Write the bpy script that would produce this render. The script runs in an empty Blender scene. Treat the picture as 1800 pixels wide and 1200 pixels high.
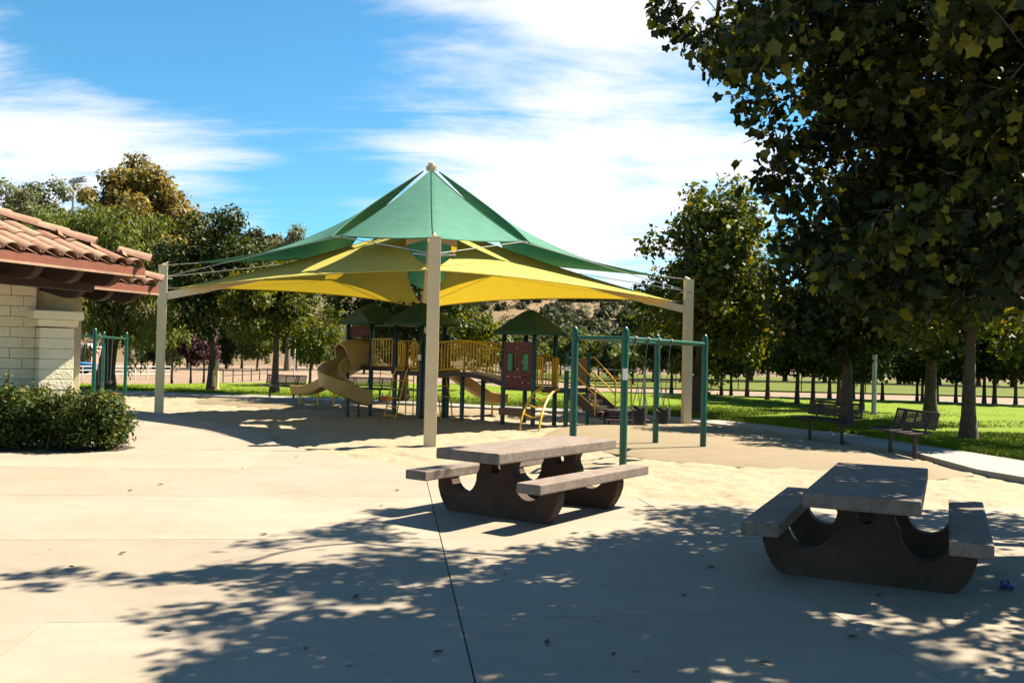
import bpy, math, random
import numpy as np
from mathutils import Vector, Matrix, Euler

random.seed(7)
RNG = np.random.default_rng(7)
scene = bpy.context.scene
COL = scene.collection
R = math.radians

# ------------------------------------------------------------------ camera
CAM_H, FPX = 1.65, 1600.0
PITCH, ROLL = R(1.07), R(1.33)
cd = bpy.data.cameras.new("camera")
cam = bpy.data.objects.new("camera", cd)
COL.objects.link(cam)
cd.sensor_width = 36.0
cd.lens = FPX / 1800 * 36
cd.clip_start, cd.clip_end = 0.1, 4000
CM = Matrix.Rotation(math.pi / 2 + PITCH, 3, 'X') @ Matrix.Rotation(ROLL, 3, 'Z')
cam.matrix_world = Matrix.Translation((0, 0, CAM_H)) @ CM.to_4x4()
scene.camera = cam

# ------------------------------------------------------------------ world + sun
SUN_EL, SUN_AZ = R(50), R(28)          # azimuth measured from +X towards +Y
sun_dir = Vector((math.cos(SUN_EL) * math.cos(SUN_AZ), math.cos(SUN_EL) * math.sin(SUN_AZ), math.sin(SUN_EL)))
world = bpy.data.worlds.new("World")
scene.world = world
world.use_nodes = True
wn, wl = world.node_tree.nodes, world.node_tree.links
wn.clear()
w_out = wn.new('ShaderNodeOutputWorld')
w_bg = wn.new('ShaderNodeBackground')
w_bg.inputs['Strength'].default_value = 0.05
sky = wn.new('ShaderNodeTexSky')
sky.sky_type = 'NISHITA'
sky.sun_disc = False
sky.sun_elevation = SUN_EL
sky.sun_rotation = math.pi / 2 - SUN_AZ
sky.altitude = 300
sky.air_density, sky.dust_density, sky.ozone_density = 1.0, 0.2, 2.0
tc = wn.new('ShaderNodeTexCoord')
sep = wn.new('ShaderNodeSeparateXYZ')
wl.new(tc.outputs['Generated'], sep.inputs[0])


def wmath(op, a, b=None, clamp=False):
    n = wn.new('ShaderNodeMath')
    n.operation = op
    n.use_clamp = clamp
    for i, v in enumerate((a, b)):
        if v is None:
            continue
        if isinstance(v, (int, float)):
            n.inputs[i].default_value = v
        else:
            wl.new(v, n.inputs[i])
    return n.outputs[0]


zz = wmath('ADD', wmath('MAXIMUM', sep.outputs[2], 0.0), 0.22)
cx_ = wmath('DIVIDE', sep.outputs[0], zz)
cy_ = wmath('DIVIDE', sep.outputs[1], zz)
comb = wn.new('ShaderNodeCombineXYZ')
wl.new(cx_, comb.inputs[0])
wl.new(cy_, comb.inputs[1])
mapn = wn.new('ShaderNodeMapping')
mapn.inputs['Rotation'].default_value = (0, 0, R(24))
mapn.inputs['Scale'].default_value = (0.9, 1.3, 1)
mapn.inputs['Location'].default_value = (3.55, 1.9, 0.4)
wl.new(comb.outputs[0], mapn.inputs[0])
nz = wn.new('ShaderNodeTexNoise')
nz.inputs['Scale'].default_value = 1.0
nz.inputs['Detail'].default_value = 9
nz.inputs['Roughness'].default_value = 0.56
nz.inputs['Distortion'].default_value = 0.35
wl.new(mapn.outputs[0], nz.inputs['Vector'])
# cloud banks (positive) and clear gaps (negative) by direction; the noise shapes them and goes on all round
def sky_dir(px, py):
    return (CM @ Vector(((px - 900) / FPX, -(py - 600) / FPX, -1))).normalized()


dens = wmath('ADD', wmath('MULTIPLY', wmath('SUBTRACT', nz.outputs['Fac'], 0.5), 1.75), 0.45)
for px, py, w, amt in [(40, 260, .010, .17), (220, 290, .009, .16), (400, 345, .005, .13), (700, 190, .007, .12), (900, 215, .011, .16), (1120, 150, .016, .2), (1000, 20, .008, .12), (1150, 330, .010, .12),
                       (430, 60, .010, -.05), (520, 250, .006, -.09), (200, 10, .010, -.14), (60, 40, .006, -.08), (650, 360, .005, -.10), (800, 300, .003, -.05)]:
    dp = wn.new('ShaderNodeVectorMath')
    dp.operation = 'DOT_PRODUCT'
    wl.new(tc.outputs['Generated'], dp.inputs[0])
    dp.inputs[1].default_value = sky_dir(px, py)
    g_ = wmath('EXPONENT', wmath('DIVIDE', wmath('SUBTRACT', dp.outputs['Value'], 1.0), w))
    dens = wmath('ADD', dens, wmath('MULTIPLY', g_, amt))
mp2 = wn.new('ShaderNodeMapping')
mp2.inputs['Rotation'].default_value = (0, 0, R(-18))
mp2.inputs['Scale'].default_value = (1.2, 4.6, 1)
wl.new(comb.outputs[0], mp2.inputs[0])
nz2 = wn.new('ShaderNodeTexNoise')
nz2.inputs['Scale'].default_value = 1.3
nz2.inputs['Detail'].default_value = 10
nz2.inputs['Roughness'].default_value = 0.62
nz2.inputs['Distortion'].default_value = 0.6
wl.new(mp2.outputs[0], nz2.inputs['Vector'])
dens = wmath('ADD', dens, wmath('MULTIPLY', wmath('SUBTRACT', nz2.outputs['Fac'], 0.5), 0.6))
ramp = wn.new('ShaderNodeValToRGB')
ramp.color_ramp.elements[0].position = 0.44
ramp.color_ramp.elements[1].position = 0.84
ramp.color_ramp.interpolation = 'EASE'
wl.new(dens, ramp.inputs[0])
tint = wn.new('ShaderNodeMix')
tint.data_type = 'RGBA'
tint.blend_type = 'MULTIPLY'
tint.inputs[0].default_value = 1
tint.inputs[7].default_value = (0.42, 0.85, 0.96, 1)
wl.new(sky.outputs[0], tint.inputs[6])
wmix = wn.new('ShaderNodeMix')
wmix.data_type = 'RGBA'
wl.new(ramp.outputs[0], wmix.inputs[0])
wl.new(tint.outputs[2], wmix.inputs[6])
wmix.inputs[7].default_value = (5.6, 5.7, 5.85, 1)
wl.new(wmix.outputs[2], w_bg.inputs['Color'])
wl.new(w_bg.outputs[0], w_out.inputs['Surface'])

sd = bpy.data.lights.new("sun", 'SUN')
sd.energy = 5.0
sd.angle = R(0.53)
sd.color = (1.0, 0.91, 0.73)
sun = bpy.data.objects.new("sun", sd)
COL.objects.link(sun)
sun.rotation_euler = sun_dir.to_track_quat('Z', 'Y').to_euler()

scene.render.engine = 'CYCLES'
scene.view_settings.view_transform = 'Standard'
scene.view_settings.look = 'None'
scene.view_settings.gamma = 1
scene.view_settings.use_curve_mapping = False
scene.view_settings.exposure = 1.96
scene.cycles.max_bounces = 6
scene.cycles.transparent_max_bounces = 6

# ------------------------------------------------------------------ measuring helpers
def ray(px, py):
    d = CM @ Vector(((px - 900) / FPX, -(py - 600) / FPX, -1))
    return d


def gp(px, py, z=0.0):
    """ground point (height z) seen at photo pixel px,py"""
    d = ray(px, py)
    t = (z - CAM_H) / d.z
    return Vector((d.x * t, d.y * t, z))


def at(px, py, dist):
    """point at distance y=dist seen at photo pixel"""
    d = ray(px, py)
    t = dist / d.y
    return Vector((d.x * t, d.y * t, CAM_H + d.z * t))


def foot(px, dist):
    """x of a ground point at distance dist below pixel column px (near the ground)"""
    y = 629 + (px - 900) * 0.0233 + CAM_H * FPX / dist
    p = at(px, y, dist)
    return p.x


# ------------------------------------------------------------------ mesh builder
class MB:
    def __init__(self):
        self.v, self.f = [], []

    def add(self, vs, fs):
        o = len(self.v)
        self.v += [tuple(v) for v in vs]
        self.f += [tuple(i + o for i in f) for f in fs]
        return self

    def box(self, c, s, rz=0.0, rot=None):
        hx, hy, hz = s[0] / 2, s[1] / 2, s[2] / 2
        M = rot if rot is not None else Matrix.Rotation(rz, 3, 'Z')
        c = Vector(c)
        vs = [c + M @ Vector((x * hx, y * hy, z * hz)) for z in (-1, 1) for x, y in ((-1, -1), (1, -1), (1, 1), (-1, 1))]
        return self.add(vs, [(3, 2, 1, 0), (4, 5, 6, 7), (0, 1, 5, 4), (1, 2, 6, 5), (2, 3, 7, 6), (3, 0, 4, 7)])

    def tube(self, pts, radii, n=8, caps=True):
        pts = [Vector(p) for p in pts]
        if isinstance(radii, (int, float)):
            radii = [radii] * len(pts)
        o = len(self.v)
        prev = None
        for i, p in enumerate(pts):
            t = (pts[min(i + 1, len(pts) - 1)] - pts[max(i - 1, 0)])
            if t.length < 1e-9:
                t = Vector((0, 0, 1))
            t.normalize()
            if prev is None:
                a = Vector((1, 0, 0)) if abs(t.x) < 0.9 else Vector((0, 1, 0))
                u = t.cross(a).normalized()
            else:
                u = (prev - t * prev.dot(t))
                u = u.normalized() if u.length > 1e-6 else t.orthogonal().normalized()
            prev = u
            w = t.cross(u)
            for k in range(n):
                a = 2 * math.pi * k / n
                self.v.append(tuple(p + (u * math.cos(a) + w * math.sin(a)) * radii[i]))
        for i in range(len(pts) - 1):
            for k in range(n):
                a, b = o + i * n + k, o + i * n + (k + 1) % n
                self.f.append((a, b, b + n, a + n))
        if caps:
            self.f.append(tuple(o + k for k in reversed(range(n))))
            self.f.append(tuple(o + (len(pts) - 1) * n + k for k in range(n)))
        return self

    def prism(self, poly, z0, z1):
        n = len(poly)
        vs = [(p[0], p[1], z0) for p in poly] + [(p[0], p[1], z1) for p in poly]
        fs = [tuple(reversed(range(n))), tuple(range(n, 2 * n))]
        fs += [(i, (i + 1) % n, (i + 1) % n + n, i + n) for i in range(n)]
        return self.add(vs, fs)

    def slab(self, poly, axis_u, axis_v, axis_w, origin, thick):
        """2-D outline in (u,v) extruded by +-thick/2 along w"""
        o, u, v, w = Vector(origin), Vector(axis_u), Vector(axis_v), Vector(axis_w)
        n = len(poly)
        vs = [o + u * a + v * b - w * thick / 2 for a, b in poly] + [o + u * a + v * b + w * thick / 2 for a, b in poly]
        fs = [tuple(reversed(range(n))), tuple(range(n, 2 * n))]
        fs += [(i, (i + 1) % n, (i + 1) % n + n, i + n) for i in range(n)]
        return self.add(vs, fs)

    def sweep(self, path, prof, closed=True):
        path = [Vector(p) for p in path]
        o, m = len(self.v), len(prof)
        for i, p in enumerate(path):
            t = path[min(i + 1, len(path) - 1)] - path[max(i - 1, 0)]
            s = Vector((t.y, -t.x, 0)).normalized()
            up = s.cross(t.normalized())
            if up.z < 0:
                up = -up
            for a, b in prof:
                self.v.append(tuple(p + s * a + up * b))
        for i in range(len(path) - 1):
            for k in range(m if closed else m - 1):
                a, b = o + i * m + k, o + i * m + (k + 1) % m
                self.f.append((a, b, b + m, a + m))
        if closed:
            self.f.append(tuple(o + k for k in range(m)))
            self.f.append(tuple(o + (len(path) - 1) * m + k for k in reversed(range(m))))
        return self

    def mesh(self, name, material, smooth=False, bevel=None):
        me = bpy.data.meshes.new(name)
        me.from_pydata(self.v, [], self.f)
        if material:
            me.materials.append(material)
        me.validate()
        import bmesh
        bm = bmesh.new()
        bm.from_mesh(me)
        bmesh.ops.recalc_face_normals(bm, faces=bm.faces)
        if bevel:
            es = [e for e in bm.edges if len(e.link_faces) == 2 and e.calc_face_angle() > 0.6]
            bmesh.ops.bevel(bm, geom=es, offset=bevel, segments=2, profile=0.6, affect='EDGES', clamp_overlap=True)
        bm.to_mesh(me)
        bm.free()
        if smooth:
            me.shade_smooth()
            try:
                me.set_sharp_from_angle(angle=R(40))
            except Exception:
                pass
        return me

    def build(self, name, material, parent=None, smooth=False, bevel=None, label=None):
        ob = bpy.data.objects.new(name, self.mesh(name, material, smooth, bevel))
        COL.objects.link(ob)
        if parent is not None:
            ob.parent = parent
        if label:
            ob['label'] = label
        return ob


def link(name, me, parent=None, loc=None, rot=None, scale=None):
    ob = bpy.data.objects.new(name, me)
    COL.objects.link(ob)
    if parent is not None:
        ob.parent = parent
    if loc is not None:
        ob.location = loc
    if rot is not None:
        ob.rotation_euler = rot
    if scale is not None:
        ob.scale = scale
    return ob


def tag(o, label, cat, group=None):
    o['label'] = label
    o['category'] = cat
    if group:
        o['group'] = group
    return o


def thing(name, label, cat, loc=(0, 0, 0), rz=0.0, group=None):
    o = bpy.data.objects.new(name, None)
    o.empty_display_size = 0.3
    COL.objects.link(o)
    o.location = loc
    o.rotation_euler = (0, 0, rz)
    return tag(o, label, cat, group)


def struct(o, kind='structure'):
    o['kind'] = kind
    return o


def copy_tree(o, parent=None):
    c = o.copy()
    COL.objects.link(c)
    c.parent = parent
    for ch in list(o.children):
        copy_tree(ch, c)
    return c


# ------------------------------------------------------------------ materials
def new_mat(name):
    m = bpy.data.materials.new(name)
    m.use_nodes = True
    nt = m.node_tree
    nt.nodes.clear()
    out = nt.nodes.new('ShaderNodeOutputMaterial')
    return m, nt, out


def mat(name, col, rough=0.7, var=0.15, scale=6.0, bump=0.0, bscale=40.0, metal=0.0, col2=None, spec=0.4, coords='Object', stain=0.0):
    """principled with noise colour variation, optional fine bump and large stains"""
    m, nt, out = new_mat(name)
    N, L = nt.nodes, nt.links
    b = N.new('ShaderNodeBsdfPrincipled')
    L.new(b.outputs[0], out.inputs[0])
    b.inputs['Roughness'].default_value = rough
    b.inputs['Metallic'].default_value = metal
    b.inputs['Specular IOR Level'].default_value = spec
    t = N.new('ShaderNodeTexCoord')
    n1 = N.new('ShaderNodeTexNoise')
    n1.inputs['Scale'].default_value = scale
    n1.inputs['Detail'].default_value = 6
    n1.inputs['Roughness'].default_value = 0.65
    L.new(t.outputs[coords], n1.inputs['Vector'])
    cr = N.new('ShaderNodeValToRGB')
    c2 = col2 or tuple(c * (1 - var * 2) for c in col)
    cr.color_ramp.elements[0].position = 0.3
    cr.color_ramp.elements[1].position = 0.7
    cr.color_ramp.elements[0].color = (*c2, 1)
    cr.color_ramp.elements[1].color = (*col, 1)
    L.new(n1.outputs['Fac'], cr.inputs[0])
    src = cr.outputs[0]
    if stain:
        n3 = N.new('ShaderNodeTexNoise')
        n3.inputs['Scale'].default_value = scale * 0.13
        n3.inputs['Detail'].default_value = 8
        n3.inputs['Distortion'].default_value = 0.8
        L.new(t.outputs[coords], n3.inputs['Vector'])
        r3 = N.new('ShaderNodeValToRGB')
        r3.color_ramp.elements[0].position = 0.35
        r3.color_ramp.elements[1].position = 0.62
        k = 1 - stain
        r3.color_ramp.elements[0].color = (k, k * 0.98, k * 0.95, 1)
        r3.color_ramp.elements[1].color = (1, 1, 1, 1)
        L.new(n3.outputs['Fac'], r3.inputs[0])
        mx = N.new('ShaderNodeMix')
        mx.data_type = 'RGBA'
        mx.blend_type = 'MULTIPLY'
        mx.inputs[0].default_value = 1
        L.new(src, mx.inputs[6])
        L.new(r3.outputs[0], mx.inputs[7])
        src = mx.outputs[2]
    L.new(src, b.inputs['Base Color'])
    if bump:
        n2 = N.new('ShaderNodeTexNoise')
        n2.inputs['Scale'].default_value = bscale
        n2.inputs['Detail'].default_value = 5
        L.new(t.outputs[coords], n2.inputs['Vector'])
        bp = N.new('ShaderNodeBump')
        bp.inputs['Strength'].default_value = bump
        bp.inputs['Distance'].default_value = 0.02
        L.new(n2.outputs['Fac'], bp.inputs['Height'])
        L.new(bp.outputs[0], b.inputs['Normal'])
    return m


def leaf_mat(name, dark, mid, tip, transl=0.35, rough=0.58):
    """leaf: per-leaf tint attribute drives colour; part of the light passes through"""
    m, nt, out = new_mat(name)
    N, L = nt.nodes, nt.links
    a = N.new('ShaderNodeAttribute')
    a.attribute_name = 'tint'
    cr = N.new('ShaderNodeValToRGB')
    cr.color_ramp.elements[0].color = (*dark, 1)
    cr.color_ramp.elements[1].color = (*tip, 1)
    e = cr.color_ramp.elements.new(0.62)
    e.color = (*mid, 1)
    L.new(a.outputs['Fac'], cr.inputs[0])
    b = N.new('ShaderNodeBsdfPrincipled')
    b.inputs['Roughness'].default_value = rough
    b.inputs['Specular IOR Level'].default_value = 0.2
    L.new(cr.outputs[0], b.inputs['Base Color'])
    tr = N.new('ShaderNodeBsdfTranslucent')
    hs = N.new('ShaderNodeHueSaturation')
    hs.inputs['Hue'].default_value = 0.47
    hs.inputs['Saturation'].default_value = 1.15
    hs.inputs['Value'].default_value = 1.6
    L.new(cr.outputs[0], hs.inputs['Color'])
    L.new(hs.outputs[0], tr.inputs['Color'])
    mx = N.new('ShaderNodeMixShader')
    mx.inputs[0].default_value = transl
    L.new(b.outputs[0], mx.inputs[1])
    L.new(tr.outputs[0], mx.inputs[2])
    L.new(mx.outputs[0], out.inputs[0])
    return m


def fabric_mat(name, col, tcol, transl=0.5):
    m, nt, out = new_mat(name)
    N, L = nt.nodes, nt.links
    t = N.new('ShaderNodeTexCoord')
    w = N.new('ShaderNodeTexNoise')
    w.inputs['Scale'].default_value = 3.0
    w.inputs['Detail'].default_value = 4
    L.new(t.outputs['Object'], w.inputs['Vector'])
    cr = N.new('ShaderNodeValToRGB')
    cr.color_ramp.elements[0].position = 0.3
    cr.color_ramp.elements[1].position = 0.75
    cr.color_ramp.elements[0].color = (*[c * 0.86 for c in col], 1)
    cr.color_ramp.elements[1].color = (*col, 1)
    L.new(w.outputs['Fac'], cr.inputs[0])
    d = N.new('ShaderNodeBsdfDiffuse')
    L.new(cr.outputs[0], d.inputs['Color'])
    tr = N.new('ShaderNodeBsdfTranslucent')
    tr.inputs['Color'].default_value = (*tcol, 1)
    wv = N.new('ShaderNodeTexNoise')
    wv.inputs['Scale'].default_value = 180
    wv.inputs['Detail'].default_value = 2
    L.new(t.outputs['Object'], wv.inputs['Vector'])
    bp = N.new('ShaderNodeBump')
    bp.inputs['Strength'].default_value = 0.15
    bp.inputs['Distance'].default_value = 0.01
    L.new(wv.outputs['Fac'], bp.inputs['Height'])
    L.new(bp.outputs[0], d.inputs['Normal'])
    mx = N.new('ShaderNodeMixShader')
    mx.inputs[0].default_value = transl
    L.new(d.outputs[0], mx.inputs[1])
    L.new(tr.outputs[0], mx.inputs[2])
    L.new(mx.outputs[0], out.inputs[0])
    return m


def shingle_mat(name, col):
    m = mat(name, col, 0.6, 0.25, 5)
    nt = m.node_tree
    N, L = nt.nodes, nt.links
    b = next(n for n in N if n.type == 'BSDF_PRINCIPLED')
    t = next(n for n in N if n.type == 'TEX_COORD')
    br = N.new('ShaderNodeTexBrick')
    br.inputs['Scale'].default_value = 9
    br.inputs['Mortar Size'].default_value = 0.05
    br.inputs['Color1'].default_value = (1, 1, 1, 1)
    br.inputs['Color2'].default_value = (0.8, 0.8, 0.8, 1)
    br.inputs['Mortar'].default_value = (0, 0, 0, 1)
    mp = N.new('ShaderNodeMapping')
    mp.inputs['Rotation'].default_value = (R(90), 0, 0)
    L.new(t.outputs['Object'], mp.inputs[0])
    L.new(mp.outputs[0], br.inputs['Vector'])
    bp = N.new('ShaderNodeBump')
    bp.inputs['Strength'].default_value = 0.6
    bp.inputs['Distance'].default_value = 0.02
    L.new(br.outputs['Color'], bp.inputs['Height'])
    L.new(bp.outputs[0], b.inputs['Normal'])
    return m


M = {}
M['dirt'] = mat('dirt', (0.215, 0.145, 0.092), 0.95, 0.15, 0.35, 0.3, 3, stain=0.2)
M['concrete'] = mat('concrete_pale', (0.243, 0.201, 0.152), 0.85, 0.05, 5.0, 0.12, 90, stain=0.09)
def slab_detail(m):
    nt = m.node_tree
    N, L = nt.nodes, nt.links
    b = next(n for n in N if n.type == 'BSDF_PRINCIPLED')
    t = next(n for n in N if n.type == 'TEX_COORD')
    src = b.inputs['Base Color'].links[0].from_socket
    oi = N.new('ShaderNodeObjectInfo')
    mr = N.new('ShaderNodeMapRange')
    mr.inputs['To Min'].default_value = 0.90
    mr.inputs['To Max'].default_value = 1.05
    L.new(oi.outputs['Random'], mr.inputs['Value'])
    vo = N.new('ShaderNodeTexVoronoi')
    vo.inputs['Scale'].default_value = 1.9
    L.new(t.outputs['Object'], vo.inputs['Vector'])
    gm = N.new('ShaderNodeMapRange')
    gm.inputs['From Min'].default_value = 0.035
    gm.inputs['From Max'].default_value = 0.055
    gm.inputs['To Min'].default_value = 0.55
    gm.inputs['To Max'].default_value = 1.0
    L.new(vo.outputs['Distance'], gm.inputs['Value'])
    # long faint scuffs and water marks
    mp = N.new('ShaderNodeMapping')
    mp.inputs['Scale'].default_value = (0.5, 2.2, 1)
    mp.inputs['Rotation'].default_value = (0, 0, 0.5)
    L.new(t.outputs['Object'], mp.inputs[0])
    ns = N.new('ShaderNodeTexNoise')
    ns.inputs['Scale'].default_value = 1.4
    ns.inputs['Detail'].default_value = 9
    ns.inputs['Roughness'].default_value = 0.7
    L.new(mp.outputs[0], ns.inputs['Vector'])
    sm = N.new('ShaderNodeMapRange')
    sm.inputs['From Min'].default_value = 0.3
    sm.inputs['From Max'].default_value = 0.55
    sm.inputs['To Min'].default_value = 0.90
    sm.inputs['To Max'].default_value = 1.0
    L.new(ns.outputs['Fac'], sm.inputs['Value'])
    m1, m2 = N.new('ShaderNodeMath'), N.new('ShaderNodeMath')
    m1.operation = m2.operation = 'MULTIPLY'
    L.new(mr.outputs[0], m1.inputs[0])
    L.new(gm.outputs[0], m1.inputs[1])
    L.new(m1.outputs[0], m2.inputs[0])
    L.new(sm.outputs[0], m2.inputs[1])
    vs_ = N.new('ShaderNodeVectorMath')
    vs_.operation = 'SCALE'
    L.new(src, vs_.inputs[0])
    L.new(m2.outputs[0], vs_.inputs['Scale'])
    L.new(vs_.outputs[0], b.inputs['Base Color'])


slab_detail(M['concrete'])
M['joint'] = mat('joint_filler', (0.074, 0.063, 0.052), 0.95, 0.2, 20)
M['path'] = mat('concrete_path', (0.225, 0.207, 0.178), 0.85, 0.07, 3.0, 0.1, 60)
M['sand'] = mat('sand', (0.275, 0.222, 0.146), 0.95, 0.11, 9.0, 0.9, 22, col2=(0.20, 0.158, 0.098), stain=0.1)
M['pad'] = mat('tan_pad', (0.173, 0.130, 0.073), 0.92, 0.08, 1.6, 0.25, 50)
M['lawn'] = mat('lawn', (0.119, 0.168, 0.008), 0.9, 0.2, 0.35, 0.5, 45, col2=(0.086, 0.126, 0.007), spec=0.08)
M['dry_lawn'] = mat('dry_lawn', (0.095, 0.11, 0.018), 0.9, 0.2, 0.12, 0.4, 6, col2=(0.06, 0.075, 0.012), spec=0.08)
M['blade'] = mat('grass_blade', (0.142, 0.194, 0.010), 0.7, 0.2, 1.2, spec=0.1)
M['soil'] = mat('soil', (0.067, 0.044, 0.030), 0.95, 0.3, 8, 0.5, 30)
M['hill'] = mat('hill_dry', (0.15, 0.088, 0.042), 0.95, 0.2, 0.09, 0.5, 0.5, col2=(0.082, 0.062, 0.026))
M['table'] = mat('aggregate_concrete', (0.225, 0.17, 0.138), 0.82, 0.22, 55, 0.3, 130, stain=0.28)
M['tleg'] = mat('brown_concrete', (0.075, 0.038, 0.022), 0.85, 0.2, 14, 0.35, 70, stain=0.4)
M['cream'] = mat('cream_steel', (0.64, 0.51, 0.31), 0.5, 0.05, 3, stain=0.12)
M['steel'] = mat('galvanised_steel', (0.311, 0.311, 0.296), 0.4, 0.1, 10, metal=0.6)
M['yellow_sail'] = fabric_mat('yellow_sail', (0.56, 0.50, 0.135), (0.31, 0.205, 0.008), 0.40)
M['green_sail'] = fabric_mat('green_sail', (0.090, 0.205, 0.155), (0.003, 0.07, 0.045), 0.13)
M['dgreen'] = mat('dark_green_paint', (0.003, 0.024, 0.016), 0.35, 0.1, 8, spec=0.5)
M['sgreen'] = mat('swing_green_paint', (0.002, 0.066, 0.039), 0.32, 0.08, 8, spec=0.5)
M['roofgreen'] = shingle_mat('green_roof_plastic', (0.006, 0.063, 0.031))
M['ypaint'] = mat('yellow_paint', (0.62, 0.36, 0.025), 0.4, 0.08, 10)
M['tanplastic'] = mat('tan_plastic', (0.391, 0.264, 0.093), 0.38, 0.06, 3, stain=0.15)
M['orangeplastic'] = mat('orange_tan_plastic', (0.333, 0.180, 0.060), 0.4, 0.06, 3)
M['red'] = mat('dark_red_plastic', (0.096, 0.007, 0.005), 0.45, 0.12, 6)
M['shutter'] = mat('green_plastic', (0.037, 0.207, 0.111), 0.5, 0.05, 6)
M['brown'] = mat('brown_coated_deck', (0.048, 0.025, 0.018), 0.5, 0.15, 12)
M['brownpl'] = mat('brown_plastic', (0.192, 0.085, 0.030), 0.5, 0.08, 6)
M['bench'] = mat('brown_bench_steel', (0.033, 0.015, 0.012), 0.45, 0.15, 14)
M['chain'] = mat('dull_chain', (0.118, 0.115, 0.111), 0.5, 0.2, 30, metal=0.4)
M['rubber'] = mat('black_rubber', (0.007, 0.007, 0.007), 0.8, 0.1, 10)
M['white'] = mat('white_sticker', (0.7, 0.7, 0.68), 0.6, 0.08, 60)
M['orange'] = mat('orange_plastic', (0.555, 0.104, 0.015), 0.45, 0.08, 8)
M['block'] = mat('painted_block', (0.84, 0.75, 0.54), 0.8, 0.05, 7, 0.5, 22, stain=0.15)
M['mortar'] = mat('mortar', (0.64, 0.55, 0.38), 0.9, 0.12, 12)
M['plaster'] = mat('plaster', (0.55, 0.47, 0.31), 0.85, 0.12, 5, 0.2, 40, stain=0.25)
M['tile'] = mat('clay_tile', (0.347, 0.186, 0.120), 0.8, 0.14, 9, 0.2, 40, stain=0.3)
M['tile2'] = mat('clay_tile_pale', (0.380, 0.233, 0.153), 0.8, 0.14, 9, 0.2, 40, stain=0.3)
M['tile3'] = mat('clay_tile_dark', (0.280, 0.133, 0.083), 0.8, 0.14, 9, 0.2, 40, stain=0.3)
M['claybed'] = mat('clay_bed', (0.178, 0.074, 0.044), 0.9, 0.2, 8)
M['fascia'] = mat('red_brown_fascia', (0.175, 0.05, 0.024), 0.6, 0.12, 5)
M['beam'] = mat('dark_brown_timber', (0.037, 0.016, 0.010), 0.7, 0.2, 6)
M['bark'] = mat('bark', (0.100, 0.063, 0.041), 0.9, 0.3, 7, 0.7, 25)
M['barkpale'] = mat('bark_pale', (0.222, 0.163, 0.111), 0.9, 0.3, 6, 0.5, 18)
M['galv_fence'] = mat('white_pipe', (0.6, 0.58, 0.54), 0.6, 0.1, 5)
M['darkfence'] = mat('dark_rail', (0.081, 0.063, 0.044), 0.8, 0.2, 5)
M['pink'] = mat('pink_stucco', (0.407, 0.244, 0.178), 0.9, 0.06, 2)
M['blue'] = mat('blue_car_paint', (0.022, 0.163, 0.370), 0.25, 0.05, 2, spec=0.6)
M['glassdark'] = mat('dark_glass', (0.015, 0.018, 0.022), 0.1, 0.05, 2, spec=0.7)
M['wrapper'] = mat('blue_foil', (0.074, 0.081, 0.237), 0.3, 0.4, 40, metal=0.5)
M['dryleaf'] = mat('dry_leaf', (0.096, 0.052, 0.022), 0.8, 0.3, 30)

LM = {}
LM['syc'] = leaf_mat('leaf_sycamore', (0.010, 0.020, 0.004), (0.068, 0.088, 0.012), (0.22, 0.18, 0.02), 0.32)
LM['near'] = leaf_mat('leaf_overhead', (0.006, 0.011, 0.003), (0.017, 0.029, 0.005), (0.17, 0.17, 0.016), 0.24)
LM['syc_d'] = leaf_mat('leaf_dark', (0.008, 0.017, 0.004), (0.025, 0.043, 0.008), (0.11, 0.105, 0.014), 0.22)
LM['pepper'] = leaf_mat('leaf_pepper', (0.035, 0.05, 0.010), (0.105, 0.135, 0.025), (0.20, 0.215, 0.05), 0.30)
LM['euc'] = leaf_mat('leaf_olive_brown', (0.065, 0.06, 0.016), (0.165, 0.135, 0.032), (0.27, 0.21, 0.055), 0.33)
LM['grey'] = leaf_mat('leaf_grey_green', (0.06, 0.075, 0.035), (0.13, 0.145, 0.065), (0.23, 0.22, 0.11), 0.28)
LM['plum'] = leaf_mat('leaf_plum', (0.03, 0.012, 0.016), (0.07, 0.025, 0.032), (0.13, 0.06, 0.05), 0.25)
LM['hedge'] = leaf_mat('leaf_hedge', (0.009, 0.020, 0.004), (0.042, 0.072, 0.010), (0.16, 0.115, 0.016), 0.2, 0.6)
LM['scrub'] = leaf_mat('leaf_scrub', (0.03, 0.036, 0.016), (0.06, 0.066, 0.028), (0.12, 0.105, 0.05), 0.15, 0.7)


# ------------------------------------------------------------------ numpy noise
def vnoise(x, y, seed):
    rg = np.random.default_rng(seed)
    T = rg.random((256, 256))
    xi, yi = np.floor(x).astype(int), np.floor(y).astype(int)
    fx, fy = x - xi, y - yi
    fx, fy = fx * fx * (3 - 2 * fx), fy * fy * (3 - 2 * fy)
    a = T[xi % 256, yi % 256]
    b = T[(xi + 1) % 256, yi % 256]
    c = T[xi % 256, (yi + 1) % 256]
    d = T[(xi + 1) % 256, (yi + 1) % 256]
    return (a * (1 - fx) + b * fx) * (1 - fy) + (c * (1 - fx) + d * fx) * fy


def np_mesh(name, verts, faces, material, tint=None, smooth=False):
    verts = np.asarray(verts, dtype=np.float32)
    faces = np.asarray(faces, dtype=np.int32)
    k = faces.shape[1]
    me = bpy.data.meshes.new(name)
    me.vertices.add(len(verts))
    me.vertices.foreach_set('co', verts.ravel())
    me.loops.add(faces.size)
    me.loops.foreach_set('vertex_index', faces.ravel())
    me.polygons.add(len(faces))
    me.polygons.foreach_set('loop_start', np.arange(0, faces.size, k, dtype=np.int32))
    me.update(calc_edges=True)
    me.materials.append(material)
    if tint is not None:
        at_ = me.attributes.new('tint', 'FLOAT', 'POINT')
        at_.data.foreach_set('value', np.asarray(tint, dtype=np.float32))
    if smooth:
        me.shade_smooth()
    return me


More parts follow.
